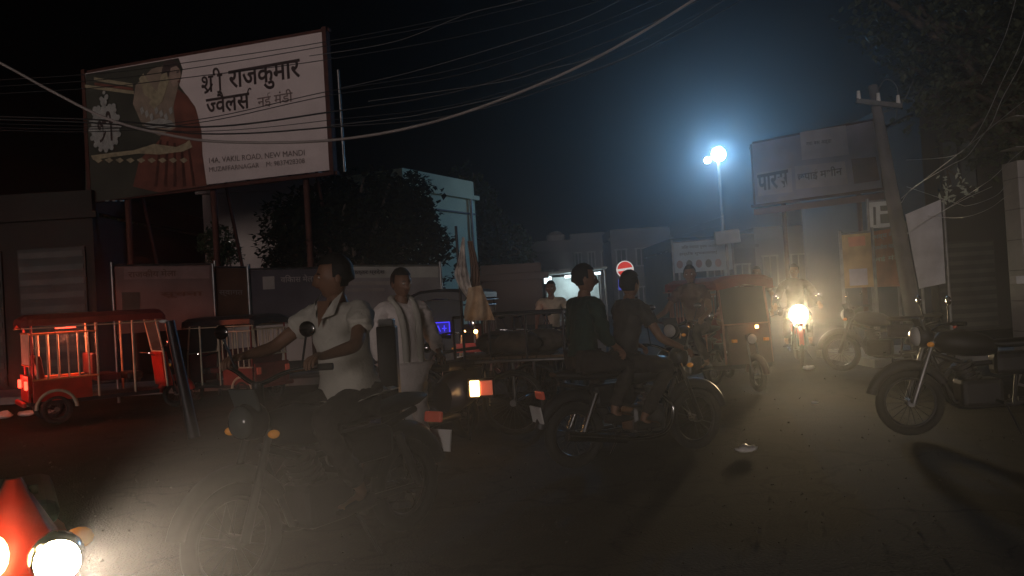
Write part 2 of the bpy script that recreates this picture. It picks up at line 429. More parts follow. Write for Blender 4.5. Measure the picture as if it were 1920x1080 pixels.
# ================================================================== BIG HOARDING, LEFT
HB = Board((160, 138), (603, 60), (610, 320), 17.0, 'hoarding', 'large printed jewellery hoarding with black Hindi lettering high on the left', 'hoarding')
W_, H_ = HB.w, HB.h
M_FLEX = mat('white_flex_print', (.66, .57, .56), .7, 0, .06, 2)
M_OLIVE = mat('dark_olive_print', (.045, .045, .032), .7, 0, .3, 1.5)
M_INK = mat('dark_ink', (.05, .03, .028), .7)
M_REDP = mat('brick_red_print', (.17, .055, .035), .7, 0, .35, 3)
M_SKINP = mat('flesh_print', (.26, .20, .15), .7, 0, .25, 4)
M_GOLD = mat('gold_print', (.33, .28, .18), .6, 0, .3, 8)
M_SILV = mat('silver_print', (.33, .33, .31), .6, 0, .25, 8)
M_RUST = mat('rusty_frame_steel', (.085, .03, .02), .8, .2, .3, 6)
MB().prism([(0, 0), (W_, 0), (W_, H_), (0, H_)], 0, .03).build('panel', M_FLEX, HB.t)
HB.poly([(161, 139), (335, 109), (343, 130), (336, 160), (366, 200), (378, 245), (380, 290), (388, 349), (161, 381)], -.006, M_OLIVE, 'print_background')
HB.poly([(330, 165), (352, 180), (368, 205), (378, 245), (380, 290), (388, 348), (300, 361), (250, 350), (262, 300), (300, 262), (318, 210)], -.010, M_REDP, 'print_sari')
HB.poly([(255, 160), (285, 130), (318, 118), (335, 124), (339, 145), (334, 165), (326, 200), (330, 240), (300, 255), (270, 240), (250, 195)], -.014, M_SKINP, 'print_figure')
HB.poly([(308, 116), (322, 111), (336, 120), (338, 132), (330, 140), (322, 132), (314, 150), (305, 165), (303, 140)], -.018, M_INK, 'print_hair')
HB.poly([(262, 148), (270, 138), (284, 160), (296, 172), (290, 190), (272, 178)], -.022, M_GOLD, 'print_bangle')
HB.poly([(296, 172), (304, 140), (314, 136), (318, 152), (306, 190), (292, 205), (280, 195)], -.026, M_GOLD, 'print_bangle')
HB.poly([(270, 232), (300, 222), (322, 226), (330, 236), (318, 242), (296, 238), (280, 244)], -.022, M_SILV, 'print_necklace')
HB.poly([(172, 292), (215, 286), (252, 282), (290, 270), (332, 276), (350, 268), (356, 262), (362, 276), (345, 284), (300, 290), (262, 288), (216, 294), (176, 300)], -.022, M_GOLD, 'print_border')
for a, b_ in (((155, 161), (252, 174)), ((177, 148), (250, 160))):
    HB.poly([(a[0], a[1] - 3), (b_[0], b_[1] - 3), (b_[0], b_[1] + 3), (a[0], a[1] + 3)], -.014, M_GOLD, 'print_scroll')
HB.poly([(178, 155), (250, 165), (250, 170), (178, 160)], -.014, M_REDP, 'print_scroll')
HB.poly([(322, 128), (332, 124), (339, 131), (341, 142), (338, 150), (335, 160), (327, 163), (321, 152), (319, 140)], -.028, mat('face_print', (.33, .24, .19), .7, 0, .2, 6), 'print_face')
HB.poly([(333, 135), (338, 134), (338, 136), (333, 138)], -.034, M_INK, 'print_eye')
HB.poly([(335, 152), (340, 151), (338, 155), (334, 155)], -.034, M_REDP, 'print_lips')
for k in range(9):
    a_ = 178 + k * 20; HB.poly([(a_, 300), (a_ + 9, 296), (a_ + 16, 301), (a_ + 8, 306)], -.028, M_GOLD, 'print_tassel')
for k in range(7): HB.poly([(264 + k * 9, 205 + (k % 3) * 6), (269 + k * 9, 200 + (k % 3) * 6), (272 + k * 9, 210 + (k % 3) * 6), (267 + k * 9, 216 + (k % 3) * 6)], -.030, M_SILV, 'print_jewel')
for k in range(5): HB.poly([(300 + k * 13, 262 + k * 3), (304 + k * 13, 262 + k * 3), (296 + k * 18, 350), (290 + k * 18, 350)], -.016, M_RUST, 'print_pleat')
# round silver emblem
ex, ez = HB.uv(199, 240); er = HB.uv(228, 240)[0] - ex
e = MB()
e.prism([(ex + math.cos(a * PI / 16) * er * .92, ez + math.sin(a * PI / 16) * er * 1.15) for a in range(32)], -.03, -.02)
em = e.build('emblem', M_SILV, HB.t)
e = MB()
for k in range(16):
    a = k * PI / 8; e.prism([(ex + math.cos(a) * er * .95 + math.cos(q * PI / 4) * er * .14, ez + math.sin(a) * er * 1.18 + math.sin(q * PI / 4) * er * .14) for q in range(8)], -.036, -.031)
e.build('beading', M_SILV, em, kind='stuff')
e = MB()
for k, (dx, dz, s_) in enumerate([(0, 1.35, .22), (-.15, 1.55, .12), (.2, 1.6, .14), (.05, 1.85, .10), (.62, 1.05, .16), (-.6, 1.05, .16)]):
    e.prism([(ex + (dx + math.cos(q * PI / 5) * s_) * er, ez + (dz + math.sin(q * PI / 5) * s_) * er) for q in range(10)], -.036, -.031)
e.build('crest', M_SILV, em, kind='stuff')
place_word(word([('श', 'ra'), 'ी'], .03), (ex - er * .5, ez - er * .75, ex + er * .55, ez + er * .85), -.04, M_INK, em, 'monogram')
def lbox(x0, y0, x1, y1):
    a = HB.uv(x0, y1); b_ = HB.uv(x1, y0); return (a[0], a[1], b_[0], b_[1])
def fit(vf, B, p0, p1, hpx, y=-.012, m=M_INK, name='lettering'):
    """baseline from pixel p0 to p1, height hpx"""
    a = B.uv(*p0); b_ = B.uv(*p1); hh = B.uv(p0[0], p0[1] - hpx)[1] - a[1]
    return place_word(vf, (a[0], a[1], b_[0], a[1] + hh), y, m, B.t, name, slant=b_[1] - a[1])
fit(word([('श', 'ra'), 'ी'], .010), HB, (379, 177), (419, 171), 46)
fit(word(['राजकुमार'], .02), HB, (431, 180), (565, 158), 47)
fit(word([('ज', .72), 'वैल', ('स', 'reph')], .02), HB, (388, 216), (474, 203), 42)
fit(word(['नई मंडी'], .012), HB, (484, 204), (550, 193), 27, m=mat('faded_ink', (.22, .16, .15), .7))
M_INK2 = mat('brown_ink', (.13, .095, .085), .7)
fit(word(['14A, VAKIL ROAD, NEW MANDI'], 0), HB, (393, 308), (572, 293), 12, m=M_INK2)
fit(word(['MUZAFFARNAGAR    M: 9837428308'], 0), HB, (393, 323), (572, 306), 9, m=M_INK2)
# frame & supports
fr = MB()
fr.box((W_ + .06, .06, H_ / 2), (.10, .16, H_ + .2)).box((-.06, .06, H_ / 2), (.10, .16, H_ + .2)).box((W_ / 2, .1, -.06), (W_ + .3, .10, .08)).box((W_ / 2, .1, H_ + .05), (W_ + .3, .08, .08))
for k in range(1, 6): fr.box((W_ * k / 6, .12, H_ / 2), (.06, .06, H_))
for k in range(1, 3): fr.box((W_ / 2, .2, H_ * k / 3), (W_, .05, .05))
fr.build('frame', M_RUST, HB.t)
for k in (0.12, .5, .88):
    sp = MB().tube([(W_ * k, .3, H_ * .95), (W_ * k, .3, -HB.z0)], .07, 8).tube([(W_ * k, .3, H_ * .7), (W_ * k, 1.8, -HB.z0)], .04, 6)
    sp.build('support_post', M_RUST, HB.t)
MB().tube([(W_ + .28, .1, H_ * .72), (W_ + .30, .1, -.05)], .03, 6).build('brace', M_STEEL, HB.t)
# small light fittings hanging at lower left of the frame
fb = MB()
for px in (205, 218, 232): a = HB.uv(px, 377); fb.box((a[0], -.05, a[1]), (.09, .05, .03))
fb.build('bracket', M_GALV, HB.t)

# ================================================================== PARAS HOARDING, RIGHT
PB = Board((1410, 270), (1645, 225), (1655, 352), 19.0, 'hoarding', 'grey faded hoarding with Hindi word in its lower left, left of leaning pole', 'hoarding')
W_, H_ = PB.w, PB.h
M_PB = mat('faded_grey_flex', (.36, .35, .42), .8, 0, .3, 1.2)
MB().prism([(0, 0), (W_, 0), (W_, H_), (0, H_)], 0, .03).build('panel', M_PB, PB.t)
M_PB2 = mat('pale_grey_print', (.50, .47, .48), .8, 0, .2, 2)
M_PB3 = mat('dull_rose_print', (.20, .12, .11), .8, 0, .3, 2)
PB.poly([(1418, 325), (1484, 315), (1486, 360), (1422, 368)], -.006, M_PB2, 'print_box')
PB.poly([(1490, 312), (1584, 302), (1590, 345), (1493, 355)], -.006, M_PB2, 'print_box')
PB.poly([(1500, 248), (1586, 235), (1592, 290), (1504, 300)], -.006, M_PB2, 'print_box')
PB.poly([(1596, 298), (1642, 294), (1650, 338), (1602, 345)], -.006, M_PB3, 'print_box')
fit(word(['पारस'], .03), PB, (1422, 360), (1480, 350), 32)
fit(word(['छपाई मशीन'], .02), PB, (1496, 342), (1580, 330), 20)
fit(word(['नया बस अड्डा'], .01), PB, (1512, 276), (1560, 270), 9)
MB().box((W_ / 2, -.03, -.04), (W_ + .2, .08, .07)).box((W_ / 2, .05, H_ + .03), (W_, .06, .06)).box((-.04, .05, H_ / 2), (.06, .08, H_)).box((W_ + .04, .05, H_ / 2), (.06, .08, H_)).build('frame', M_RUST, PB.t)
MB().box((W_ / 2, -.02, -.2), (W_ + .1, .03, .16)).build('valance', M_PB3, PB.t)
for k in (.2, .8): MB().tube([(W_ * k, .25, H_), (W_ * k, .25, -PB.z0)], .06, 8).build('support_post', M_RUST, PB.t)
MB().ell((-.05, -.02, HB.h * 0 + H_ * .93), .03).build('lamp_fitting', M_CHROME, PB.t)

# ================================================================== BANNERS, LEFT AND CENTRE
def banner(tl, tr, br, d, label, m, name='banner', bits=(), words=(), post=True, cat='banner', frame=M_STEEL):
    B = Board(tl, tr, br, d, name, label, cat)
    MB().prism([(0, 0), (B.w, 0), (B.w, B.h), (0, B.h)], 0, .02).build('panel', m, B.t)
    k = 0
    for pts, mm in bits:
        k += 1; B.poly(pts, -.004 - .004 * k, mm, 'print_box')
    for s_, p0, p1, hp, mm in words: fit(word([s_], .012), B, p0, p1, hp, y=-.004 - .004 * (k + 1), m=mm)
    for x in (-.03, B.w + .03):
        MB().tube([(x, 0, B.h + .08), (x, 0, -B.z0 if post else -.05)], .028, 8).build('post', frame, B.t)
    MB().tube([(0, .01, B.h + .02), (B.w, .01, B.h + .02)], .02, 6).build('rail', frame, B.t)
    return B
M_BN1 = mat('dim_mauve_flex', (.24, .165, .155), .8, 0, .3, 1.5)
M_BN2 = mat('rust_brown_flex', (.19, .10, .065), .8, 0, .3, 1.5)
M_BN3 = mat('dark_slate_flex', (.10, .088, .105), .8, 0, .3, 1.5)
M_BN4 = mat('pale_slate_flex', (.32, .30, .31), .8, 0, .25, 1.5)
M_TXT = mat('pale_print', (.40, .36, .34), .8, 0, .2, 3)
M_TXD = mat('dim_olive_print', (.085, .09, .08), .8, 0, .2, 3)
banner((213, 500), (400, 497), (404, 614), 15.2, 'wide dim mauve banner with faint rows of print behind the red rickshaw', M_BN1,
       bits=[([(228, 548), (262, 548), (262, 606), (230, 606)], M_TXD), ([(232, 500), (392, 500), (392, 522), (232, 524)], mat('mauve_band', (.30, .21, .20), .8))],
       words=[('राजकीय मेला', (240, 521), (330, 518), 15, M_BN2), ('सूचना', (300, 560), (380, 558), 12, M_BN2)])
banner((402, 503), (464, 503), (466, 612), 15.0, 'narrow rust brown banner left of the white shirt man', M_BN2,
       words=[('स्वागत', (410, 556), (455, 556), 12, M_TXT)])
banner((468, 507), (636, 503), (640, 600), 14.6, 'dark slate banner with a pale title behind the man in white shirt', M_BN3,
       bits=[([(492, 519), (514, 518), (515, 542), (493, 543)], M_TXT)],
       words=[('विकास मेला', (526, 530), (590, 528), 14, M_TXT)])
banner((641, 501), (823, 499), (826, 598), 14.2, 'pale slate banner with header strip behind the man in kurta', M_BN4,
       bits=[([(645, 500), (821, 500), (821, 520), (645, 521)], mat('pale_header', (.50, .49, .47), .8, 0, .2, 2)), ([(650, 528), (735, 527), (735, 534), (650, 535)], M_TXT), ([(650, 541), (720, 540), (720, 546), (650, 547)], M_TXT), ([(786, 545), (820, 545), (821, 580), (788, 582)], M_BN1)],
       words=[('उत्तर प्रदेश', (660, 517), (720, 516), 12, M_BN3)])
# right side posters
banner((1578, 441), (1632, 436), (1636, 538), 14.0, 'narrow orange and yellow poster board nearest the oncoming headlamp', mat('orange_yellow_flex', (.46, .30, .15), .8, 0, .4, 2.5), cat='poster board',
       bits=[([(1590, 445), (1622, 442), (1623, 460), (1592, 463)], mat('orange_print', (.60, .24, .14), .8)), ([(1592, 505), (1626, 503), (1628, 534), (1594, 536)], mat('lilac_print', (.46, .42, .52), .8))])
banner((1636, 434), (1696, 424), (1706, 536), 13.9, 'red orange poster board with rows of pale print beside leaning pole', mat('red_orange_flex', (.50, .19, .11), .8, 0, .3, 2.5), cat='poster board',
       words=[('भव्य मेला', (1640, 452), (1690, 444), 14, M_TXT), ('रामलीला महोत्सव', (1640, 472), (1694, 464), 12, M_TXT), ('नई मंडी', (1642, 492), (1694, 486), 11, M_CREAM)])
WBD = Board((1694, 379), (1764, 374), (1773, 531), 13.6, 'sheet_board', 'tall plain white board right of the leaning pole', 'board')
MB().prism([WBD.uv(1698, 402), WBD.uv(1764, 374), WBD.uv(1773, 531), WBD.uv(1724, 541)], 0, .02).build('panel', mat('white_sheet', (.62, .62, .66), .7, 0, .2, 3), WBD.t)
_a = WBD.uv(1766, 374); MB().tube([(_a[0] + .03, .03, _a[1]), (_a[0] + .03, .03, -WBD.z0)], .025, 8).build('post', M_STEEL, WBD.t)
_a = WBD.uv(1722, 470); MB().tube([(_a[0] + .04, .04, _a[1]), (_a[0] + .04, .04, -WBD.z0)], .025, 8).build('post', M_STEEL, WBD.t)
banner((1629, 380), (1672, 376), (1674, 425), 16.2, 'small white framed board standing above the orange posters', mat('white_small_flex', (.62, .65, .62), .8, 0, .2, 3), cat='board',
       bits=[([(1637, 388), (1642, 388), (1643, 422), (1638, 422)], M_TXD), ([(1650, 386), (1666, 385), (1667, 395), (1651, 396)], M_TXD), ([(1650, 402), (1668, 400), (1668, 418), (1651, 419)], M_TXD)])
# portrait board
M_PALE = mat('pale_blue_flex', (.36, .42, .46), .7, 0, .12, 3)
B = banner((1262, 456), (1370, 447), (1372, 505), 21.0, 'pale blue board with lines of print and a row of small portraits', M_PALE, cat='board',
           words=[('जिला पंचायत चुनाव २०२१', (1278, 469), (1342, 465), 9, M_TXD), ('हार्दिक शुभकामनाएं', (1274, 481), (1345, 477), 8, M_TXD)])
for k in range(5):
    cx_, cz_ = B.uv(1275 + k * 18, 496 - k * .8)
    MB().prism([(cx_ + math.cos(q * PI / 6) * .085, cz_ + math.sin(q * PI / 6) * .11) for q in range(12)], -.03, -.024).build('portrait', M_TXD if k % 2 else M_BN1, B.t)
_p = P(1364, 458, 20)
t = thing('lamp_box', 'pale square box board hanging above the portrait board', 'sign box', _p)
MB().box((0, 0, .18), (.62, .16, .34), (0, R(-3), 0), bev=.02).build('casing', mat('pale_grey_box', (.36, .37, .37), .6, 0, .15), t)
MB().tube([(0, .1, .3), (0, .1, -_p.z)], .035, 8).build('post', M_STEEL, t)

# ================================================================== STREET LAMP
LD = 32.0
lp = P(1346, 290, LD); base = P(1358, 460, LD)
t = thing('street_lamp', 'tall street lamp with two blue white floodlights glowing at its top', 'street lamp', (base.x, base.y, 0))
top = Vector((lp.x - base.x, lp.y - base.y, lp.z - .1))
MB().tube([(0, 0, 0), (top * .5), top], [.10, .08, .055], 12).build('pole', M_GALV, t)
MB().tube([top + Vector((-.5, 0, -.22)), top, top + Vector((.12, -.1, .02))], .03, 6).build('crossarm', M_GALV, t)
for dx, dz, rr, en in ((0, .1, .28, 1), (-.46, -.12, .12, 2)):
    c = top + Vector((dx, -.12, dz))
    h = MB().box(c + Vector((0, .12, 0)), (rr * 2.1, .12, rr * 2.1), bev=.03).build('lamp_head', M_DARK, t)
    MB().ell(c + Vector((0, .02, 0)), (rr, .1, rr), 20, 10).build('lens', M_LAMP, h)
    lamp('street_light', 'SPOT', c + Vector((0, -.16, 0)), 1050 if en == 1 else 50, (.12, .47, 1.0), t, .12, R(150), (-.28, -.82, -.5), 1.0)

# ================================================================== POLES, TREES
# leaning utility pole
a = G(1722, 560); a = GD(1722, 12.4); tp = P(1636, 160, 12.4)
t = thing('utility_pole', 'leaning grey utility pole in front of the right hoardings', 'utility pole', a)
v = tp - a
MB().tube([(0, 0, -.05), v * .5, v], [.13, .11, .07], 14).build('shaft', mat('weathered_pole_concrete', (.13, .125, .13), .9, 0, .3, 3, .4), t)
MB().box(v * .93 + Vector((0, -.09, 0)), (.7, .06, .07), (0, R(10), 0)).build('crossarm', M_STEEL, t)
for k in (-.3, 0, .3): MB().tube([v * .93 + Vector((k, -.09, .03 + -k * .17)), v * .93 + Vector((k, -.09, .16 - k * .17))], [.035, .025], 8).build('insulator', M_WHITE, t)
MB().tube(crom([v * .96, v * .96 + Vector((.18, 0, .25)), v * .96 + Vector((.36, .0, .1)), v * .96 + Vector((.3, 0, -.4))]), .008, 5).tube(crom([v * .9, v * .9 + Vector((.35, 0, .1)), v * .9 + Vector((.6, 0, .5))]), .008, 5).build('loose_wire', mat('dull_wire', (.12, .12, .12), .6), t)

def crown_mesh(blobs, nleaf, size, m, parent, name='crown', hang=0):
    mb = MB(); tot = sum(b[1][0] * b[1][1] * b[1][2] for b in blobs)
    for c, r_ in blobs:
        k = int(nleaf * r_[0] * r_[1] * r_[2] / tot)
        for _ in range(k):
            d = Vector((random.gauss(0, 1), random.gauss(0, 1), random.gauss(0, 1))).normalized() * (random.random() ** .30)
            nz = 1 + .28 * noise.noise(d * 2.3 + Vector(c))
            p = Vector(c) + Vector((d.x * r_[0], d.y * r_[1], d.z * r_[2])) * nz
            if noise.noise(p * 1.7) < -.22: continue
            s_ = size * random.uniform(.6, 1.4)
            q = Matrix.Rotation(random.uniform(0, 2 * PI), 3, 'Z') @ Matrix.Rotation(random.uniform(-1, 1), 3, 'X')
            pts = [q @ Vector(a) * s_ for a in ((0, 0, 0), (.35, .45, .05), (0, 1, -.1 - hang), (-.35, .45, .05))]
            mb.add([p + a for a in pts], [(0, 1, 2, 3)])
    return mb.build(name, m, parent)
def tree(label, loc, h, blobs, nleaf, size, tr=.2, leafm=M_LEAF, lean=(0, 0), name='leafy_tree', limbs=6):
    t = thing(name, label, 'tree', loc)
    tp = Vector((lean[0], lean[1], h))
    MB().tube(crom([(0, 0, -.1), tp * .33 + Vector((.08, 0, 0)), tp * .66 - Vector((.06, 0, 0)), tp], 5), [tr * (1 - .6 * i / 15) for i in range(16)], 10).build('trunk', M_BARK, t)
    lb = MB()
    for c, r_ in blobs:
        for k in range(limbs // 2 + 1):
            e = Vector(c) + Vector((random.uniform(-.8, .8) * r_[0], random.uniform(-.8, .8) * r_[1], random.uniform(-.3, .8) * r_[2]))
            s_ = tp * random.uniform(.6, .98)
            lb.tube(crom([s_, s_.lerp(e, .5) + Vector((random.uniform(-.2, .2), 0, .2)), e], 4), [tr * .45 * (1 - .085 * i) for i in range(9)], 6)
    lb.build('limb', M_BARK, t)
    crown_mesh(blobs, nleaf, size, leafm, t)
    return t
# round dark tree centre-left
g = GD(672, 18.6)
tree('big round dark tree behind the man in the white shirt', g, 2.4,
     [((-.95, 0, 3.1), (1.3, 1.2, 1.15)), ((.85, 0, 3.1), (1.35, 1.2, 1.1)), ((-.2, .2, 3.45), (1.7, 1.2, .95)), ((1.45, 0, 2.5), (.85, .8, 1.0)), ((.9, .2, 3.75), (1.1, 1, .85)), ((.2, .2, 3.9), (1.2, 1, .75)), ((-1.3, 0, 2.2), (.8, .9, .9)), ((0, 0, 2.0), (1.6, 1, .9))], 30000, .15, .17, mat('very_dark_leaves', (.012, .017, .009), .9, 0, .4, 3, spec=.03))
g = GD(415, 20.0)
tree('small dark tree crown against the lilac building', g, 2.4, [((0, 0, 3.25), (.5, .5, .42)), ((.2, 0, 2.95), (.35, .4, .3)), ((-.1, 0, 2.7), (.3, .3, .3))], 2500, .09, .06)
g = GD(935, 33)
tree('tall dark tree between the green building and the far houses', g, 3.6, [((-.6, 0, 4.6), (1.1, 1.4, 1.9)), ((.3, 0, 3.4), (1.3, 1.4, 1.4)), ((-1.2, 0, 6.1), (.7, .8, 1.0)), ((.8, 0, 2.4), (1.0, 1.0, .9))], 9000, .17, .22)
# overhanging tree at top right
g = GD(1990, 12.5)
def rel(px, py, d): return P(px, py, d) - g
tree('large dark tree overhanging the top right corner', g, 4.6,
     [(rel(1790, 60, 12.5), (1.35, 1.2, .85)), (rel(1650, 20, 12.5), (.7, .8, .5)), (rel(1880, 130, 12), (.9, 1, .8)), (rel(1760, 190, 12.5), (.7, .8, .5)), (rel(1850, 260, 12.5), (.6, .7, .45)), (rel(1920, 40, 12), (1.1, 1, .8)), (rel(1960, 260, 12), (.9, .8, .9)), (rel(1720, 120, 12.4), (.6, .6, .4))],
     9500, .11, .24, M_LEAF2, (-.2, 0))
# dark trees at left beyond the shops
g = GD(120, 27)
tree('dark tree mass above the shutters at the left edge', g, 4.0, [((0, 0, 4.6), (2.4, 1.5, 1.2)), ((-2.4, 0, 4.2), (1.8, 1.4, 1.2)), ((2.0, 0, 4.0), (1.3, 1.2, .9))], 8000, .16, .2)
# hanging twig with pale leaves
g = P(1775, 318, 9.2)
t = thing('leafy_twig', 'pale leaved twig cluster hanging below the right wires', 'twig', g)
st = MB()
tips = []
for px, py in ((1770, 332), (1775, 350), (1778, 362), (1768, 372), (1782, 372), (1795, 330), (1804, 342), (1812, 352), (1822, 358), (1776, 378)):
    q = P(px, py, 9.2) - g; tips.append(q); st.tube(crom([(0, 0, 0), q * .5 + Vector((.03, 0, 0)), q], 3), .004, 4)
st.build('stem', M_BARK, t)
lf = MB()
for q in tips:
    for _ in range(5):
        p = q + Vector((random.gauss(0, .025), random.gauss(0, .03), random.gauss(0, .03))); s_ = random.uniform(.02, .045); a = random.uniform(0, 6.28)
        u = Vector((math.cos(a), 0, math.sin(a))) * s_; v_ = Vector((-math.sin(a), .3, math.cos(a))) * s_ * .35
        lf.add([p - u, p + v_, p + u, p - v_], [(0, 1, 2, 3)])
lf.build('leaves', mat('pale_leaf', (.38, .42, .34), .5), t, kind='stuff')

# ================================================================== WIRES
def wire(label, pts, r_, m, group=None, name='overhead_wire'):
    o = MB().tube(crom([P(*p) for p in pts], 8), r_, 6).build(name, m)
    o['label'] = label; o['category'] = 'wire'
    if group: o['group'] = group
    return o
wire('thick pale cable sagging right across the sky in front of the hoarding', [(-160, 40, 9), (0, 118, 9), (95, 170, 9), (200, 222, 9), (300, 250, 9), (420, 266, 9), (620, 263, 9), (800, 232, 9), (970, 175, 9), (1130, 102, 9), (1300, 0, 9), (1440, -100, 9)], .0165, M_WIREP, name='overhead_cable')
for la, ys in (('topmost thin dark wire across the white part of the hoarding', (140, 118, 78, 20)), ('second thin dark wire below the hoarding top edge', (152, 130, 86, 30)),
               ('third thin dark wire just above the Hindi heading', (166, 146, 112, 60))):
    wire(la, [(-200, ys[0] + 20, 14), (160, ys[0], 14), (345, ys[1], 14), (612, ys[2], 14), (900, ys[3], 14), (1180, ys[3] - 80, 14), (1500, ys[3] - 240, 14)], .007, M_WIRE)
for la, ys, r_ in (('thin dark wire striking through the second Hindi word', (250, 222, 172, 118), .007), ('thin dark wire doubled just below the second Hindi word', (255, 228, 180, 130), .007),
                   ('upper thick black wire across the middle of the hoarding', (232, 238, 211, 160), .014), ('lower thick black wire across the middle of the hoarding', (238, 251, 239, 205), .013),
                   ('thin dark wire between the two thick black ones', (245, 246, 226, 185), .006)):
    wire(la, [(-200, ys[0] - 18, 13), (170, ys[0] - 8, 13), (385, ys[1], 13), (612, ys[2], 13), (900, ys[3], 13), (1250, ys[3] - 130, 13), (1600, ys[3] - 330, 13)], r_, M_WIRE)
M_WIRED = mat('grey_wire', (.10, .10, .10), .6)
wire('faint grey wire crossing the dark sky highest up', [(580, 105, 12), (740, 78, 12), (880, 25, 12), (1000, -10, 12), (1200, -120, 12)], .006, M_WIRED)
wire('faint grey wire crossing the dark sky below the highest', [(640, 165, 12), (760, 138, 12), (900, 98, 12), (1080, 40, 12), (1200, -20, 12)], .006, M_WIRED)
wire('faint wire running just above the thick pale cable', [(690, 190, 12), (930, 155, 12), (1020, 132, 12), (1150, 90, 12), (1400, -60, 12)], .007, M_WIRED)
wire('short faint wire below the thick pale cable', [(620, 235, 12), (740, 222, 12), (820, 208, 12), (1000, 165, 12), (1200, 95, 12), (1420, -40, 12)], .007, M_WIRED)
gD = 9.5
wire('pale wire at far right hanging steepest towards the twig', [(1940, -40, gD), (1917, 70, gD), (1877, 157, gD), (1850, 217, gD), (1820, 267, gD), (1783, 293, gD), (1700, 300, gD + 2)], .0045, M_WIREG)
wire('pale wire at right curling down past the hanging twig', [(1950, 20, gD), (1917, 113, gD), (1880, 183, gD), (1860, 230, gD), (1840, 257, gD), (1813, 293, gD), (1780, 311, gD), (1712, 352, gD + 1), (1690, 380, gD + 2)], .0045, M_WIREG)
wire('long straight pale wire running from the right edge down to the pole', [(1990, 140, gD), (1917, 192, gD), (1853, 243, gD), (1820, 270, gD), (1710, 355, gD + 2), (1690, 372, gD + 3)], .0045, M_WIREG)
wire('short pale wire dropping from the top right corner', [(1912, -30, gD), (1887, 60, gD), (1860, 118, gD), (1840, 158, gD)], .004, M_WIREG)
wire('dim wire above the ledge of the white pillar', [(1990, 230, gD), (1907, 290, gD), (1865, 330, gD), (1827, 357, gD), (1700, 440, gD + 4)], .003, M_WIREG)
wire('upper looped wire near the white pillar top', [(1980, 300, gD), (1900, 337, gD), (1867, 367, gD), (1817, 385, gD), (1790, 380, gD + 1), (1700, 350, gD + 3)], .0035, M_WIREG)
wire('lower looped wire near the white pillar', [(1970, 330, gD), (1900, 360, gD), (1853, 392, gD), (1800, 408, gD), (1740, 405, gD + 2)], .004, M_WIREG)
wire('pale wire crossing the top of the white board', [(1860, 350, gD + 2), (1800, 378, gD + 2), (1727, 420, gD + 3), (1690, 445, gD + 3)], .0045, M_WIREG)
for la, a in (('upper of the two faint wires left of the lamp box', ((1290, 428), (1325, 416), (1358, 404))), ('lower of the two faint wires left of the lamp box', ((1280, 440), (1310, 432), (1345, 424)))):
    wire(la, [(q[0], q[1], 24) for q in a], .01, M_WIREG)

# ================================================================== SIGNS
_p = P(1172, 505, 19)
t = thing('no_entry_sign', 'round red no entry sign with white bar over a blue plate', 'road sign', (_p.x, _p.y, 0))
z = _p.z; r_ = .205
M_SR = mat('red_sign_face_glow', (.62, .03, .02), .35, emit=(1, .05, .03), es=.38)  # emission put into the sign faces stands for headlamp light they throw back
M_SW = mat('white_sign_face_glow', (.75, .74, .72), .35, emit=(1, .95, .9), es=.42)
M_SB = mat('blue_sign_face_glow', (.04, .06, .45), .35, emit=(.08, .12, .9), es=.30)
def disc(mb, r, y0, y1, z): mb.prism([(math.cos(q * PI / 16) * r, z + math.sin(q * PI / 16) * r) for q in range(32)], y0, y1); return mb
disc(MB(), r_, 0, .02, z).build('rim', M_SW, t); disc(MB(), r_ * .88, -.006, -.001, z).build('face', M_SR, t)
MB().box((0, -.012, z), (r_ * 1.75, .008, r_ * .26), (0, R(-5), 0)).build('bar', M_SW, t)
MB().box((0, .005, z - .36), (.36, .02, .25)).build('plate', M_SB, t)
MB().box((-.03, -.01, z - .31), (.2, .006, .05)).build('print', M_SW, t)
MB().tube([(0, .05, z + .2), (0, .05, 0)], .03, 8).build('post', M_GALV, t)
# lit stall
g = GD(1065, 18.0)
t = thing('market_stall', 'small stall with bright blue white tube lights between the riders and flag', 'stall', g)
zt = P(1090, 510, 18).z
MB().box((.1, 0, zt + .02), (1.5, 1.1, .05), (0, R(-3), 0)).build('awning', mat('stall_tarpaulin', (.30, .34, .34), .7), t)
for x in (-.6, .8):
    for y in (-.5, .5): MB().tube([(x, y, 0), (x, y, zt)], .022, 6).build('post', M_STEEL, t)
MB().box((.1, .1, .42), (1.3, .8, .84)).build('counter', M_BN4, t)
MB().box((.15, .46, zt - .35), (1.2, .03, .55)).build('back_panel', mat('white_board', (.5, .56, .55), .6), t)
MB().tube([(-.05, -.1, zt - .09), (.75, -.1, zt - .05)], .03, 8).build('tube_light', M_TUBE, t)
MB().box((-.44, -.3, zt - .14), (.16, .03, .15)).build('tube_light', M_TUBE, t)
lamp('stall_light', 'POINT', (.2, -.1, zt - .16), 16, (.75, .95, 1), t, .15)
for k in range(6): MB().tube([(-.35 + k * .2, -.1, .84), (-.35 + k * .2, -.1, 1.0)], [.05, .035], 8).build('jar', M_LENS, t)

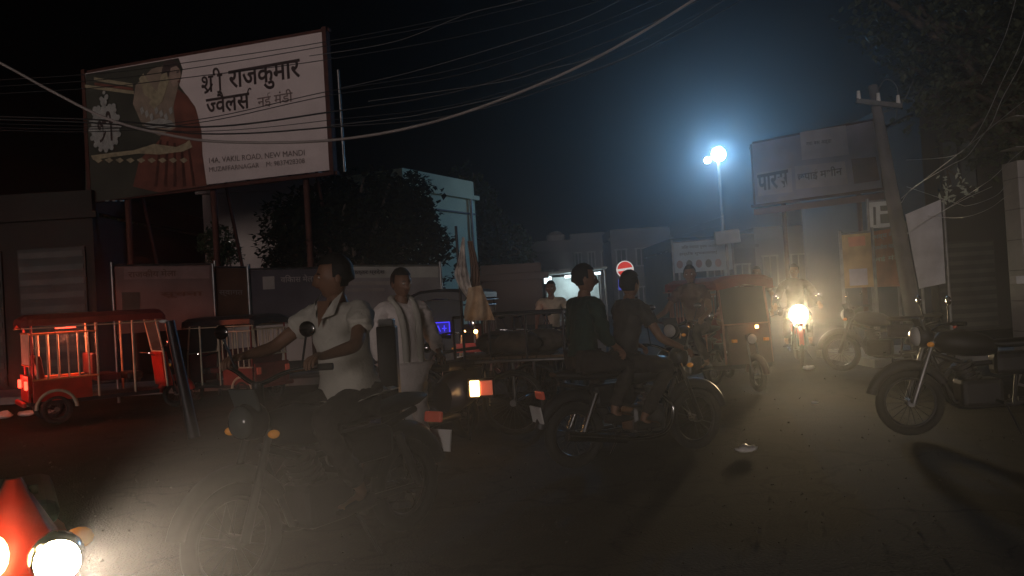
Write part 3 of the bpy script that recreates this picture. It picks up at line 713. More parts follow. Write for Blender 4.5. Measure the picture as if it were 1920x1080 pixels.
# ================================================================== VEHICLES
def wheel(parent, x, y, r_, wid, spokes=10, solid=False, name='wheel', rimm=M_DARK):
    w_ = MB().torus((x, y, r_), r_ - wid / 2, wid / 2, 'y', 30, 8).build(name, M_BLACK, parent)
    MB().torus((x, y, r_), r_ - wid - .004, .014, 'y', 28, 6).build('rim', rimm, w_)
    MB().tube([(x, y - .05, r_), (x, y + .05, r_)], .035, 12).build('hub', M_STEEL, w_)
    sp = MB()
    for k in range(spokes):
        a = 2 * PI * k / spokes
        sp.tube([(x, y + .02 * (-1) ** k, r_), (x + math.cos(a) * (r_ - wid), y, r_ + math.sin(a) * (r_ - wid))], .0035 if not solid else .02, 4)
    sp.build('spoke', M_DARK, w_)
    return w_
def motorcycle(label, loc, rz, tank=M_DARK, lit=False, group=None, cat='motorcycle', tail=False, hl=None, name='motorcycle'):
    t = thing(name, label, cat, loc, rz, group)
    wheel(t, .64, 0, .29, .075, 18); wheel(t, -.62, 0, .29, .095, 18)
    MB().torus((.64, 0, .29), .325, .05, 'y', 16, 6, R(15), R(150), .9).build('front_mudguard', tank, t)
    MB().torus((-.62, 0, .29), .335, .06, 'y', 16, 6, R(20), R(165), .9).build('rear_mudguard', M_DARK, t)
    for y in (-.085, .085):
        MB().tube([(.64, y, .29), (.45, y, .82)], [.026, .02], 10).build('fork', M_CHROME, t)
        MB().tube([(-.60, y * 1.5, .32), (-.45, y * 1.4, .64)], .028, 8).build('shock_absorber', M_CHROME, t)
    MB().tube([(.46, 0, .72), (.15, 0, .60), (-.25, 0, .62), (-.75, 0, .74)], .022, 8).tube([(.44, 0, .68), (.28, 0, .28), (-.2, 0, .24), (-.25, 0, .6)], .02, 8).tube([(-.2, .08, .3), (-.62, .09, .29)], .02, 6).tube([(-.2, -.08, .3), (-.62, -.09, .29)], .02, 6).build('frame', M_DARK, t)
    rings = []
    for x, ry, rzz, zc in ((.42, .03, .03, .80), (.36, .10, .09, .80), (.2, .135, .12, .79), (.02, .12, .10, .765), (-.08, .05, .06, .74)):
        rings.append([Vector((x, ry * math.cos(a * PI / 7), zc + rzz * math.sin(a * PI / 7))) for a in range(14)])
    MB().loft(rings).build('fuel_tank', tank, t)
    rings = []
    for x, ry, rzz, zc in ((-.02, .06, .02, .775), (-.12, .12, .04, .77), (-.4, .125, .04, .775), (-.68, .12, .045, .81), (-.80, .07, .02, .82)):
        rings.append([Vector((x, ry * math.cos(a * PI / 6), zc + rzz * math.sin(a * PI / 6))) for a in range(12)])
    MB().loft(rings).build('seat', M_SEAT, t)
    MB().box((-.25, 0, .60), (.42, .2, .2), bev=.05).build('side_panel', tank, t)
    e = MB().box((.08, 0, .36), (.34, .24, .24), bev=.04).tube([(.12, 0, .4), (.22, 0, .62)], .075, 12)
    for k in range(5): e.tube([(.13 + k * .018, 0, .46 + k * .035), (.134 + k * .018, 0, .47 + k * .035)], .095, 12)
    e.build('engine', M_STEEL, t)
    MB().tube(crom([(.22, -.08, .58), (.34, -.1, .42), (.2, -.13, .22), (-.2, -.15, .22)], 5), .02, 8).tube([(-.2, -.15, .22), (-.78, -.17, .32)], [.035, .045], 10).build('exhaust_pipe', M_CHROME, t)
    MB().tube(crom([(.36, -.36, .98), (.42, -.2, .96), (.45, 0, .90), (.42, .2, .96), (.36, .36, .98)], 5), .012, 8).build('handlebar', M_CHROME, t)
    for y in (-1, 1):
        MB().tube([(.30, y * .40, .975), (.36, y * .29, .975)], .018, 8).build('grip', M_BLACK, t)
        mr = MB().tube([(.38, y * .26, .97), (.40, y * .33, 1.14)], .006, 6).build('mirror_stalk', M_DARK, t)
        MB().ell((.40, y * .34, 1.17), (.012, .06, .04), 12, 8).build('mirror', M_CHROME, mr)
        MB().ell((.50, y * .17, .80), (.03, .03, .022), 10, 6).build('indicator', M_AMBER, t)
        MB().tube([(-.02, y * .1, .3), (-.02, y * .26, .29)], .014, 6).build('footrest', M_BLACK, t)
    h = MB().ell((.50, 0, .86), (.09, .10, .10), 16, 10).build('headlamp', M_DARK, t)
    MB().ell((.56, 0, .86), (.05, .085, .085) if not hl else (.05, hl, hl), 18, 10).build('lens', M_HEAD if lit else M_LENS, h)
    MB().box((.53, 0, .97), (.02, .2, .12), (0, R(20), 0), bev=.008).build('visor', M_GLASS, t)
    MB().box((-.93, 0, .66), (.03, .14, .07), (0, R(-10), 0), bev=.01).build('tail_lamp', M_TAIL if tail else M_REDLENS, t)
    MB().box((-.97, 0, .50), (.012, .2, .14), (0, R(-10), 0)).build('number_plate', M_WHITE, t)
    MB().tube([(-.1, .1, .25), (-.15, .22, .02)], .01, 6).build('side_stand', M_DARK, t)
    return t

def erickshaw(label, loc, rz, body=M_RED, roofm=M_DRED, scale=.9, lit=False, group=None, trim=M_CREAM, glow=False, led=False, park=False):
    """battery rickshaw, x forward, 2.7 m long, 1.75 m tall"""
    t = thing('battery_rickshaw', label, 'rickshaw', loc, rz, group, scale)
    wheel(t, 1.12, 0, .24, .09, 10); wheel(t, -.85, .44, .24, .09, 10); wheel(t, -.85, -.44, .24, .09, 10)
    MB().torus((1.12, 0, .24), .285, .06, 'y', 16, 6, R(10), R(170), .9).build('front_mudguard', body, t)
    for y in (-.07, .07): MB().tube([(1.12, y, .24), (.95, y, .86)], .022, 8).build('fork', M_CHROME, t)
    MB().box((-.25, 0, .36), (1.95, .92, .07), bev=.01).build('floor', M_DARK, t)
    for y in (-.465, .465):
        MB().box((-.75, y, .56), (.85, .02, .34), bev=.005).build('side_panel', body, t)
        MB().torus((-.85, y, .26), .29, .03, 'y', 14, 6, 0, PI).build('wheel_arch', trim, t)
    # front shield and windscreen
    MB().prism([(.86, .42), (.98, .42), (.90, 1.02), (.80, 1.02)], -.34, .34).build('front_shield', body, t)
    MB().prism([(.835, 1.04), (.85, 1.04), (.74, 1.60), (.725, 1.60)], -.36, .36).build('windscreen', M_GLASS, t)
    fr = MB()
    for y in (-.38, .38): fr.tube([(.88, y, .42), (.84, y, 1.02), (.73, y, 1.64)], .018, 8)
    fr.tube([(.73, -.38, 1.63), (.73, .38, 1.63)], .018, 8).tube([(.84, -.38, 1.03), (.84, .38, 1.03)], .014, 8)
    fr.build('windscreen_frame', trim, t)
    h = MB().ell((.97, 0, .80), (.08, .09, .09), 14, 8).build('headlamp', M_DARK, t)
    MB().ell((1.01, 0, .80), (.06, .075, .075), 14, 8).build('lens', M_HEAD if lit else M_LENS, h)
    if park: MB().box((.99, .10, .98), (.03, .05, .05), bev=.01).build('position_or_fill_lamp', M_TAILW, t); lamp('position_or_fill_light', 'POINT', (1.06, .10, .98), .35, (1, .5, .25), t, .03)
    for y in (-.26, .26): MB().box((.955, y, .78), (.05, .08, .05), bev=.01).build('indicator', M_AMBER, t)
    MB().tube(crom([(.62, -.30, 1.02), (.72, -.15, 1.0), (.78, 0, .96), (.72, .15, 1.0), (.62, .30, 1.02)], 4), .013, 8).build('handlebar', M_CHROME, t)
    # pillars
    for x, y in ((-1.16, .45), (-1.16, -.45), (-.22, .45), (-.22, -.45), (.34, .45), (.34, -.45)):
        MB().tube([(x, y, .38), (x + (.0), y, 1.62)], .018, 8).build('pillar', body if x < -1 else trim, t)
    # roof
    rings = []
    for x in (-1.30, -1.2, -.6, 0, .6, .82, .88):
        z = 1.66 + (.05 if -1.25 < x < .85 else 0); ww = .50 if -1.25 < x < .85 else .47
        rings.append([Vector((x, -ww, z - .10)), Vector((x, -ww, z)), Vector((x, -ww * .7, z + .06)), Vector((x, 0, z + .085)), Vector((x, ww * .7, z + .06)), Vector((x, ww, z)), Vector((x, ww, z - .10)), Vector((x, 0, z - .02))])
    MB().loft(rings, False).build('roof', roofm, t)
    MB().tube([(-1.3, -.5, 1.57), (.86, -.5, 1.57)], .012, 6).tube([(-1.3, .5, 1.57), (.86, .5, 1.57)], .012, 6).build('roof_trim', trim, t)
    # seats
    MB().box((-.82, 0, .68), (.42, .84, .12), bev=.03).build('rear_seat', M_SEATR, t)
    MB().box((-1.06, 0, .92), (.10, .84, .40), (0, R(-8), 0), bev=.03).build('backrest', M_SEATR, t)
    MB().box((-.05, 0, .68), (.36, .84, .12), bev=.03).build('middle_seat', M_SEATR, t)
    MB().box((-.26, 0, .92), (.08, .84, .36), bev=.03).build('backrest', M_SEATR, t)
    MB().box((.38, 0, .66), (.26, .62, .12), bev=.03).build('driver_seat', M_SEAT, t)
    # rear and side slatted rails
    for k in range(9): MB().tube([(-1.2, -.40 + k * .10, .98), (-1.2, -.40 + k * .10, 1.48)], .012, 6).build('slat', trim, t)
    for y in (-.47, .47):
        for k in range(6): MB().tube([(-1.1 + k * .15, y, .74), (-1.1 + k * .15, y, 1.46)], .014, 6).build('slat', trim, t)
        for z in (1.47, .74): MB().tube([(-1.18, y, z), (-.22, y, z)], .017, 6).build('side_rail', M_ORN if body is M_RED else trim, t)
    for z in (1.49, .97): MB().tube([(-1.2, -.45, z), (-1.2, .45, z)], .016, 6).build('rear_rail', M_ORN if body is M_RED else trim, t)
    MB().box((-1.22, 0, .60), (.04, .90, .42), bev=.01).build('rear_panel', body, t)
    MB().box((-1.30, 0, .36), (.06, .96, .08), bev=.02).build('bumper', body, t)
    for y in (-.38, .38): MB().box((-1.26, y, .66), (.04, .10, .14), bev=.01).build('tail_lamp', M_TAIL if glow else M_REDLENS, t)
    for y in (-1, 1):
        mr = MB().tube([(.80, y * .39, 1.1), (.86, y * .54, 1.15)], .006, 6).build('mirror_stalk', M_DARK, t)
        MB().ell((.86, y * .57, 1.18), (.015, .05, .07), 12, 8).build('mirror', M_CHROME, mr)
    if led:
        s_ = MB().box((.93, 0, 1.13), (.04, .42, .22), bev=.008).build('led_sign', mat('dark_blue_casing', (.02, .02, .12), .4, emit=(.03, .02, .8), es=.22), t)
        b_ = MB()
        for (y0, z0, y1, z1) in ((-.2, 1.03, .2, 1.03), (-.2, 1.23, .2, 1.23), (-.2, 1.03, -.2, 1.23), (.2, 1.03, .2, 1.23), (-.14, 1.08, -.14, 1.18), (-.06, 1.08, -.02, 1.18), (.0, 1.18, .04, 1.08), (.07, 1.13, .15, 1.13), (.11, 1.08, .11, 1.18)):
            b_.tube([(.957, y0, z0), (.957, y1, z1)], .008, 5)
        b_.build('led_strip', M_BLUE, s_)
    if glow:
        lamp('tail_glow', 'POINT', (-1.42, .38, .80), 4.0, (1, .08, .04), t, .05)
        lamp('tail_glow', 'POINT', (-1.42, -.38, .80), 4.0, (1, .08, .04), t, .05)
        lamp('added_cabin_fill', 'POINT', (-.6, 0, 1.40), 34.0, (1, .20, .09), t, .08)  # added fill and glowing strip redden the cabin beyond the tail lamps
        MB().box((-.6, 0, 1.55), (.3, .06, .02)).build('added_cabin_strip', M_TAIL, t)
    return t

# ------------------------------------------------------------------ people
def head_mesh(c, fwd, up, sc=1.0):
    """returns verts, faces of a head with brow, nose, lips, chin and ears"""
    fwd = Vector(fwd).normalized(); up = (Vector(up) - fwd * Vector(up).dot(fwd)).normalized(); sd = up.cross(fwd)
    mb = MB(); n_, m_ = 28, 22; vs = []
    def shape(d):
        x, y, z = d  # x fwd, y side, z up
        p = Vector((x * .098, y * .076, z * .118))
        if z < 0: k = 1 + z * .28; p.y *= k; p.x = p.x * (1 + .10 * z) if x < 0 else p.x * (1 + .02 * z)
        if z < -.15 and x < 0: p.x *= .75 + .1 * z
        if x > .3:
            f = max(0, 1 - abs(y) / .30)
            if -.30 < z < .18: p.x += .026 * f * f * (.25 + max(0, (.18 - z) / .48))          # nose
            if .10 < z < .26: p.x += .006 * (1 - abs(y))                                      # brow
            if -.04 < z < .14: p.x -= .010 * math.exp(-((abs(y) - .38) / .16) ** 2)           # eye sockets
            if -.52 < z < -.36: p.x += .007 * max(0, 1 - abs(y) / .35)                        # lips
            if -.95 < z < -.68: p.x += .010 * max(0, 1 - abs(y) / .4)                         # chin
        return p
    def W(p): return Vector(c) + (fwd * p.x + sd * p.y + up * p.z) * sc
    for i in range(m_ + 1):
        th = PI * i / m_
        for j in range(n_):
            ph = 2 * PI * j / n_; vs.append(W(shape((math.sin(th) * math.cos(ph), math.sin(th) * math.sin(ph), math.cos(th)))))
    fs = [(i * n_ + j, (i + 1) * n_ + j, (i + 1) * n_ + (j + 1) % n_, i * n_ + (j + 1) % n_) for i in range(m_) for j in range(n_)]
    mb.add(vs, fs, True)
    rot = Matrix((fwd, sd, up)).transposed()
    for s_ in (-1, 1): mb.ell(W(Vector((-.008, s_ * .078, -.005))), (.018 * sc, .008 * sc, .031 * sc), 10, 6, rot)
    eyes = MB()
    for s_ in (-1, 1): eyes.ell(W(Vector((.082, s_ * .029, .008))), (.010 * sc, .013 * sc, .007 * sc), 10, 6, rot)
    hair = MB(); hv = []; keep = []
    for i in range(m_ + 1):
        th = PI * i / m_
        for j in range(n_):
            ph = 2 * PI * j / n_; d = (math.sin(th) * math.cos(ph), math.sin(th) * math.sin(ph), math.cos(th))
            p = shape(d); k = 1.10 + .035 * noise.noise(Vector(d) * 5) + (.05 if d[2] > .3 else 0); hv.append(W(Vector((p.x * k - .004, p.y * k, p.z * k + .004))))
            keep.append(d[2] > (.42 if d[0] > .25 else (-.05 if d[0] > -.1 else -.45)))
    hf = [f for f in fs if all(keep[q] for q in f)]
    used = sorted({q for f in hf for q in f}); mp = {q: k for k, q in enumerate(used)}
    hair.add([hv[q] for q in used], [tuple(mp[q] for q in f) for f in hf], True)
    return mb, eyes, hair

def skin(verts, edges, name, m, parent, sub=2, extra=None, fold=0):
    me = bpy.data.meshes.new(name); me.from_pydata([tuple(v[0]) for v in verts], [], edges)
    o = bpy.data.objects.new(name, me); COL.objects.link(o)
    mo = o.modifiers.new('s', 'SKIN')
    for i, v in enumerate(verts):
        sv = me.skin_vertices[0].data[i]; r_ = v[1]; sv.radius = r_ if isinstance(r_, tuple) else (r_, r_); sv.use_root = (i == 0)
    mo.use_smooth_shade = True
    ms = o.modifiers.new('u', 'SUBSURF'); ms.levels = sub; ms.render_levels = sub
    dg = bpy.context.evaluated_depsgraph_get(); dg.update()
    out = bpy.data.meshes.new_from_object(o.evaluated_get(dg))
    bpy.data.objects.remove(o); bpy.data.meshes.remove(me)
    class _N: pass
    out2 = []
    for v in out.vertices:
        k = _N(); k.normal = v.normal.copy(); out2.append(k)
    mb = MB(); mb.add([v.co.copy() for v in out.vertices], [tuple(p.vertices) for p in out.polygons], True); bpy.data.meshes.remove(out)
    if fold:
        nn = [v.normal.copy() for v in out2]
        for i, v in enumerate(mb.v):
            q = Vector((v.x * 9, v.y * 9, v.z * 22)); q2 = Vector((v.x * 26 + v.z * 14, v.y * 26, v.z * 9))
            mb.v[i] = v + nn[i] * fold * (abs(noise.noise(q)) * 1.6 - .3 + noise.noise(q2) * .6)
    if extra: mb.add(extra.v, extra.f, True)
    return mb.build(name, m, parent)

def person(label, loc, rz, J, shirt=M_WSHIRT, trousers=M_TROUS, skinm=M_SKIN, look=(1, 0, 0), sleeve='short', hair=True, scale=1, loose=1.0, long_shirt=False, collar=False, extra_cloth=None, cat='person', hold=None):
    """J: joint dict in local coordinates, x forward, y left, z up"""
    t = thing('person', label, cat, loc, rz, None, scale)
    V = {k: Vector(v) for k, v in J.items()}
    up = (V['head'] - V['neck']).normalized()
    names = ['pelvis', 'belly', 'chest', 'neck', 'throat']
    V['head'] = V['head'] - up * .03
    verts = [(V['pelvis'], (.115, .09)), (V['belly'], (.105, .08)), (V['chest'], (.12, .08)), (V['neck'], .060), (V['head'] - up * .05, .056)]
    edges = [(0, 1), (1, 2), (2, 3), (3, 4)]
    def add(p, r_, par): verts.append((p, r_)); edges.append((par, len(verts) - 1)); return len(verts) - 1
    for s_, sg in (('L', 1), ('R', -1)):
        i = add(V['sh' + s_], .036, 2); i = add(V['sh' + s_].lerp(V['el' + s_], .45), .048, i); e = add(V['el' + s_], .040, i)
        i = add(V['el' + s_].lerp(V['wr' + s_], .35), .038, e); wv = add(V['wr' + s_], .025, i)
        hd = (V['ha' + s_] - V['wr' + s_]).normalized(); palm = add(V['wr' + s_] + hd * .055, (.034, .018), wv)
        # fingers
        sdv = hd.cross(Vector((0, 0, 1)))
        if sdv.length < .2: sdv = Vector((1, 0, 0))
        sdv.normalize(); dn = hd.cross(sdv).normalized()
        if dn.z > 0: dn = -dn
        for k, ln in zip((-1.5, -.5, .5, 1.5), (.060, .075, .080, .068)):
            a = V['wr' + s_] + hd * .095 + sdv * k * .019
            i = add(a, .0095, palm); i = add(a + (hd * .8 + dn * .5).normalized() * ln * .5, .0085, i); add(a + (hd * .8 + dn * .5).normalized() * ln * .5 + (hd * .2 + dn).normalized() * ln * .5, .007, i)
        a = V['wr' + s_] + hd * .03 + sdv * sg * .035
        i = add(a, .012, palm); add(a + (hd + sdv * sg * .4 + dn * .3).normalized() * .045, .009, i)
        i = add(V['hip' + s_], .088, 0); i = add(V['hip' + s_].lerp(V['kn' + s_], .5), .072, i); k_ = add(V['kn' + s_], .055, i)
        i = add(V['kn' + s_].lerp(V['an' + s_], .35), .052, k_); a_ = add(V['an' + s_], .034, i)
        add(V['toe' + s_].lerp(V['an' + s_], .35) - Vector((0, 0, .02)), (.04, .028), a_); add(V['toe' + s_], (.035, .02), len(verts) - 1)
    hm_, ey, hr = head_mesh(V['head'] + up * .03, look, up, 1.04)
    skin(verts, edges, 'body', skinm, t, 2, hm_)
    ey.build('eyes', M_EYE, t)
    if hair: hr.build('hair', M_HAIR, t)
    _f = Vector(look).normalized(); _u2 = (up - _f * up.dot(_f)).normalized(); _s = _u2.cross(_f); _c = V['head'] + up * .03; _m = Matrix((_f, _s, _u2)).transposed()
    for sg in (-1, 1): MB().tube([_c + _f * .098 + _s * sg * .014 + _u2 * .024, _c + _f * .094 + _s * sg * .030 + _u2 * .029, _c + _f * .080 + _s * sg * .046 + _u2 * .024], [.003, .0045, .002], 6).build('eyebrow', M_HAIR, t)
    for sg in (-1, 1): MB().ell(_c + _f * .0925 + _s * sg * .029 + _u2 * .008, (.003, .005, .005), 8, 6, _m).build('iris', M_HAIR, t)
    MB().tube([_c + _f * .089 + _s * .026 - _u2 * .050, _c + _f * .105 - _u2 * .048, _c + _f * .089 - _s * .026 - _u2 * .050], [.002, .0055, .002], 6).build('lips', mat('dark_lips', (.14, .05, .04), .5), t)
    # shirt
    L = loose
    sv = [(V['belly'], (.150 * L, .12 * L)), (V['chest'], (.185 * L, .135)), (V['neck'] - up * .035, (.075, .07)), (V['pelvis'] + (V['belly'] - V['pelvis']) * .02, (.175 * L, .16 * L))]
    se = [(0, 1), (1, 2), (0, 3)]
    if long_shirt:
        sv.append((V['hipL'].lerp(V['knL'], .75).lerp(V['hipR'].lerp(V['knR'], .75), .5), (.19 * L, .15 * L))); se.append((3, 4))
    for s_ in 'LR':
        sv.append(((V['sh' + s_] * .55 + V['chest'] * .25 + V['neck'] * .2), .110)); se.append((1, len(sv) - 1))
        sv.append((V['sh' + s_], .076 * L ** .5)); se.append((len(sv) - 2, len(sv) - 1))
        q = .62 if sleeve == 'short' else 1
        sv.append((V['sh' + s_].lerp(V['el' + s_], q), .064 * L ** .5)); se.append((len(sv) - 2, len(sv) - 1))
        if sleeve == 'long': sv.append((V['el' + s_].lerp(V['wr' + s_], .88), .042 * L)); se.append((len(sv) - 2, len(sv) - 1))
    skin(sv, se, 'shirt', shirt, t, 3, fold=.016)
    tv = [(V['pelvis'], (.12, .10))]; te = []
    for s_ in 'LR':
        a = len(tv); tv += [(V['hip' + s_], .105), (V['hip' + s_].lerp(V['kn' + s_], .5), .088), (V['kn' + s_], .072), (V['kn' + s_].lerp(V['an' + s_], .9), .058)]
        te += [(0, a), (a, a + 1), (a + 1, a + 2), (a + 2, a + 3)]
    skin(tv, te, 'trousers', trousers, t, 3, fold=.012)
    for s_ in 'LR':
        d = (V['toe' + s_] - V['an' + s_]); d.z = 0; d.normalize()
        rings = []
        b0 = V['an' + s_] - d * .07; zz = V['toe' + s_].z - .02
        sdv = Vector((-d.y, d.x, 0))
        for q, wd, hh in ((0, .030, .06), (.05, .038, .07), (.14, .045, .055), (.22, .042, .035), (.26, .02, .02)):
            c = b0 + d * q
            rings.append([Vector((c.x, c.y, zz)) + sdv * wd * a + Vector((0, 0, hh * b_)) for a, b_ in ((-1, -.15), (-1, .5), (-.5, 1), (.5, 1), (1, .5), (1, -.15))])
        MB().loft(rings).build('shoe', M_SEAT, t)
    return t, V
def stand(lean=0, arms='down'):
    J = dict(pelvis=(0, 0, .92), belly=(0, 0, 1.06), chest=(0, 0, 1.28), neck=(0, 0, 1.47), head=(.02, 0, 1.60))
    for s_, g_ in (('L', 1), ('R', -1)):
        J.update({'sh' + s_: (0, g_ * .19, 1.40), 'el' + s_: (-.03, g_ * .26, 1.14), 'wr' + s_: (.08, g_ * .26, .92), 'ha' + s_: (.12, g_ * .25, .82),
                  'hip' + s_: (0, g_ * .10, .86), 'kn' + s_: (.02, g_ * .12, .48), 'an' + s_: (-.02, g_ * .13, .08), 'toe' + s_: (.14, g_ * .15, .03)})
    return J
def ride(seat=.82, hand=(.36, .36, .98), foot=(-.0, .2, .34), x=-.2, lean=.12):
    """seated astride; seat height, hand and foot positions in the vehicle's frame"""
    J = dict(pelvis=(x, 0, seat + .10), belly=(x + lean * .3, 0, seat + .25), chest=(x + lean * .8, 0, seat + .46), neck=(x + lean * 1.1, 0, seat + .65), head=(x + lean * 1.25, 0, seat + .78))
    for s_, g_ in (('L', 1), ('R', -1)):
        sh = Vector((x + lean, g_ * .19, seat + .58)); ha = Vector((hand[0], g_ * hand[1], hand[2]))
        el = sh.lerp(ha, .5) + Vector((-.06, g_ * .06, -.10)); wr = el + (ha - el) * .78
        hp = Vector((x, g_ * .10, seat + .08)); ft = Vector((foot[0], g_ * foot[1], foot[2]))
        kn = Vector((x + .40, g_ * .17, seat + .02)); 
        J.update({'sh' + s_: sh, 'el' + s_: el, 'wr' + s_: wr, 'ha' + s_: ha, 'hip' + s_: hp, 'kn' + s_: kn, 'an' + s_: ft + Vector((-.06, 0, .05)), 'toe' + s_: ft + Vector((.12, 0, 0))})
    return J

# ---- left red battery rickshaw, rear at the left, lit red by its tail lamps and an added cabin fill
g = G(205, 778)
er = erickshaw('red battery rickshaw with slatted rail and glowing red lamps at the left', g, R(38), scale=.88, glow=True, trim=M_CREAM)
# ---- second rickshaw further on (cream frame, red pillar), third with blue LED, fourth at right
er2 = erickshaw('farther cream and red battery rickshaw half hidden by handlebar', GD(425, 13.2), R(150), M_DRED, M_DARK, .78, trim=M_CREAM)
er3 = erickshaw('battery rickshaw with glowing blue sign panel right of the kurta man', GD(850, 12.9), R(-103), M_DARK, M_DARK, .90, trim=M_STEEL, led=True)
g = GD(1352, 11.4)
er4 = erickshaw('open sided battery rickshaw under red roof left of the oncoming headlamp', g, R(-80), mat('dusty_maroon_paint', (.075, .035, .03), .5, 0, .25, 5), M_DRED, .86, trim=M_PINK, park=True)
J = ride(.70, (.66, .26, 1.02), (.60, .14, .42), .36, .05)
person('driver in pink shirt at the handlebar of the red roofed rickshaw', g, R(-80), J, M_PINK, M_GREY, M_SKIN, look=(1, -.5, 0), scale=.86)

# ---- oncoming motorcycle with lit headlamp
LAMPP = P(1497, 583, 13.4)
rz = math.atan2(-LAMPP.y, -LAMPP.x) + R(3)
loc = Vector((LAMPP.x - .55 * math.cos(rz), LAMPP.y - .55 * math.sin(rz), 0))
mo = motorcycle('oncoming motorcycle with dazzling warm headlamp', loc, rz, M_RED, lit=True, hl=.15)
lamp('headlight', 'SPOT', (.74, 0, .87), 500, (1, .74, .42), mo, .24, R(66), (1, 0, .16), 1.0)
person('rider in dark clothes on the oncoming motorcycle with its headlamp lit', loc, rz, ride(.80, (.34, .36, 1.0), (.0, .2, .33), -.22, .14), M_GREY, M_TROUS, look=(1, 0, 0), sleeve='long')

# ---- near-left red scooter with lit lamp
def scooter(label, loc, rz, paint=None, paint2=None):
    paint = paint or M_RED; paint2 = paint2 or paint
    t = thing('motor_scooter', label, 'scooter', loc, rz)
    wheel(t, .60, 0, .22, .09, 8); wheel(t, -.55, 0, .22, .09, 8)
    rings = []
    for z, x, wd, dp in ((.32, .40, .12, .05), (.50, .44, .16, .05), (.70, .42, .15, .05), (.82, .38, .10, .04), (.91, .34, .05, .03), (.97, .31, .02, .015)):
        rings.append([Vector((x - dp + .0, -wd, z)), Vector((x + dp * .6, -wd * .8, z)), Vector((x + dp, 0, z)), Vector((x + dp * .6, wd * .8, z)), Vector((x - dp, wd, z)), Vector((x - dp * .4, 0, z))])
    MB().loft(rings).build('apron', paint, t)
    MB().box((.49, 0, .60), (.02, .20, .13), (0, R(5), 0), bev=.006).build('number_plate', M_CREAM, t)
    MB().tube([(.60, .06, .22), (.42, .06, .75)], .02, 8).tube([(.60, -.06, .22), (.42, -.06, .75)], .02, 8).build('fork', M_STEEL, t)
    MB().torus((.60, 0, .22), .26, .06, 'y', 16, 6, R(10), R(170), .9).build('front_mudguard', paint2, t)
    MB().box((.05, 0, .27), (.62, .34, .06), bev=.02).build('footboard', M_DARK, t)
    rings = []
    for x, wd, z0, z1 in ((-.18, .12, .3, .62), (-.35, .19, .28, .70), (-.6, .18, .34, .72), (-.85, .06, .5, .70)):
        rings.append([Vector((x, wd * math.cos(a * PI / 6), (z0 + z1) / 2 + (z1 - z0) / 2 * math.sin(a * PI / 6))) for a in range(12)])
    MB().loft(rings).build('rear_body', paint2, t)
    MB().box((-.48, 0, .76), (.66, .26, .09), bev=.04).build('seat', M_SEAT, t)
    MB().tube([(.30, -.34, .93), (.30, .06, .93)], .014, 8).build('handlebar', M_BLACK, t)
    for y in (-1, 1):
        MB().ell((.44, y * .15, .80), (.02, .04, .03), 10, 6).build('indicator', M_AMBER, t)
    return t
HL = P(108, 1055, 2.1)
srz = R(-58)
sloc = Vector((HL.x - .60 * math.cos(srz) + .09 * math.sin(srz), HL.y - .60 * math.sin(srz) - .09 * math.cos(srz), 0))
sc = scooter('red scooter nose with blazing headlamp in the bottom left corner', sloc, srz)
zl = HL.z
pl_ = MB().ell((.49, -.06, zl + .02), (.02, .045, .06), 14, 8).build('position_or_fill_lamp', emi('added_yellow_glow', (1, .75, .3), 14, (.8, .7, .4)), sc)  # added yellow glow, with the light below, to brighten the red apron
lamp('position_or_fill_light', 'POINT', (.56, -.03, zl + .10), .7, (1, .7, .35), sc, .03)
h = MB().ell((.54, .09, zl), (.07, .07, .07), 16, 10).build('headlamp', M_CHROME, sc)
MB().ell((.59, .09, zl), (.04, .056, .056), 18, 10).build('lens', M_HEAD, h)
lamp('headlight', 'SPOT', (.68, .09, zl), 2200, (1, .79, .58), sc, .05, R(90), (.86, .84, .02), 1.0)

# ---- white shirted man on cycle rickshaw
def bicycle_front(t, r_=.33, hb=1.2, col=M_DARK):
    wheel(t, 1.12, 0, r_, .045, 24)
    MB().torus((1.12, 0, r_), r_ + .03, .022, 'y', 18, 6, R(10), R(165), 1.2).build('front_mudguard', col, t)
    for y in (-.05, .05): MB().tube([(1.12, y, r_), (.96, y * .9, .78)], .013, 8).build('fork', M_CHROME, t)
    MB().tube([(.97, 0, .78), (.88, 0, hb - .04)], .018, 8).tube([(.94, 0, .84), (.28, 0, .90)], .018, 8).tube([(.95, 0, .76), (.45, 0, .34), (.26, 0, .95)], .018, 8).tube([(.45, 0, .34), (-.35, 0, .40)], .018, 8).build('frame', col, t)
    MB().tube(crom([(.62, .32, hb - .02), (.80, .30, hb), (.88, .12, hb - .01), (.88, -.12, hb - .01), (.80, -.30, hb), (.62, -.32, hb - .02)], 5), .012, 8).build('handlebar', M_CHROME, t)
    for y in (-1, 1): MB().tube([(.60, y * .32, hb - .02), (.70, y * .315, hb - .01)], .018, 8).build('grip', M_BLACK, t)
    MB().ell((.24, 0, .99), (.15, .09, .04), 14, 8).build('saddle', M_SEAT, t)
    MB().torus((.45, 0, .34), .09, .008, 'y', 20, 5).build('chainring', M_CHROME, t)
    MB().tube([(.45, -.10, .34), (.53, -.10, .20)], .010, 6).build('crank', M_CHROME, t); MB().tube([(.45, .10, .34), (.37, .10, .48)], .010, 6).build('crank', M_CHROME, t)
    MB().box((.53, -.15, .20), (.1, .08, .02)).build('pedal', M_BLACK, t); MB().box((.37, .15, .48), (.1, .08, .02)).build('pedal', M_BLACK, t)
    MB().ell((1.0, 0, hb - .14), (.06, .055, .055), 12, 8).build('headlamp', M_CHROME, t)
gp = thing('bollard', 'dark square post with white cap between the two men in white', 'post', GD(722, 5.7))
MB().box((0, 0, .63), (.135, .135, 1.26), bev=.012).build('shaft', M_SEAT, gp)
MB().box((0, 0, 1.285), (.11, .11, .05), bev=.01).build('cap', M_WHITE, gp)
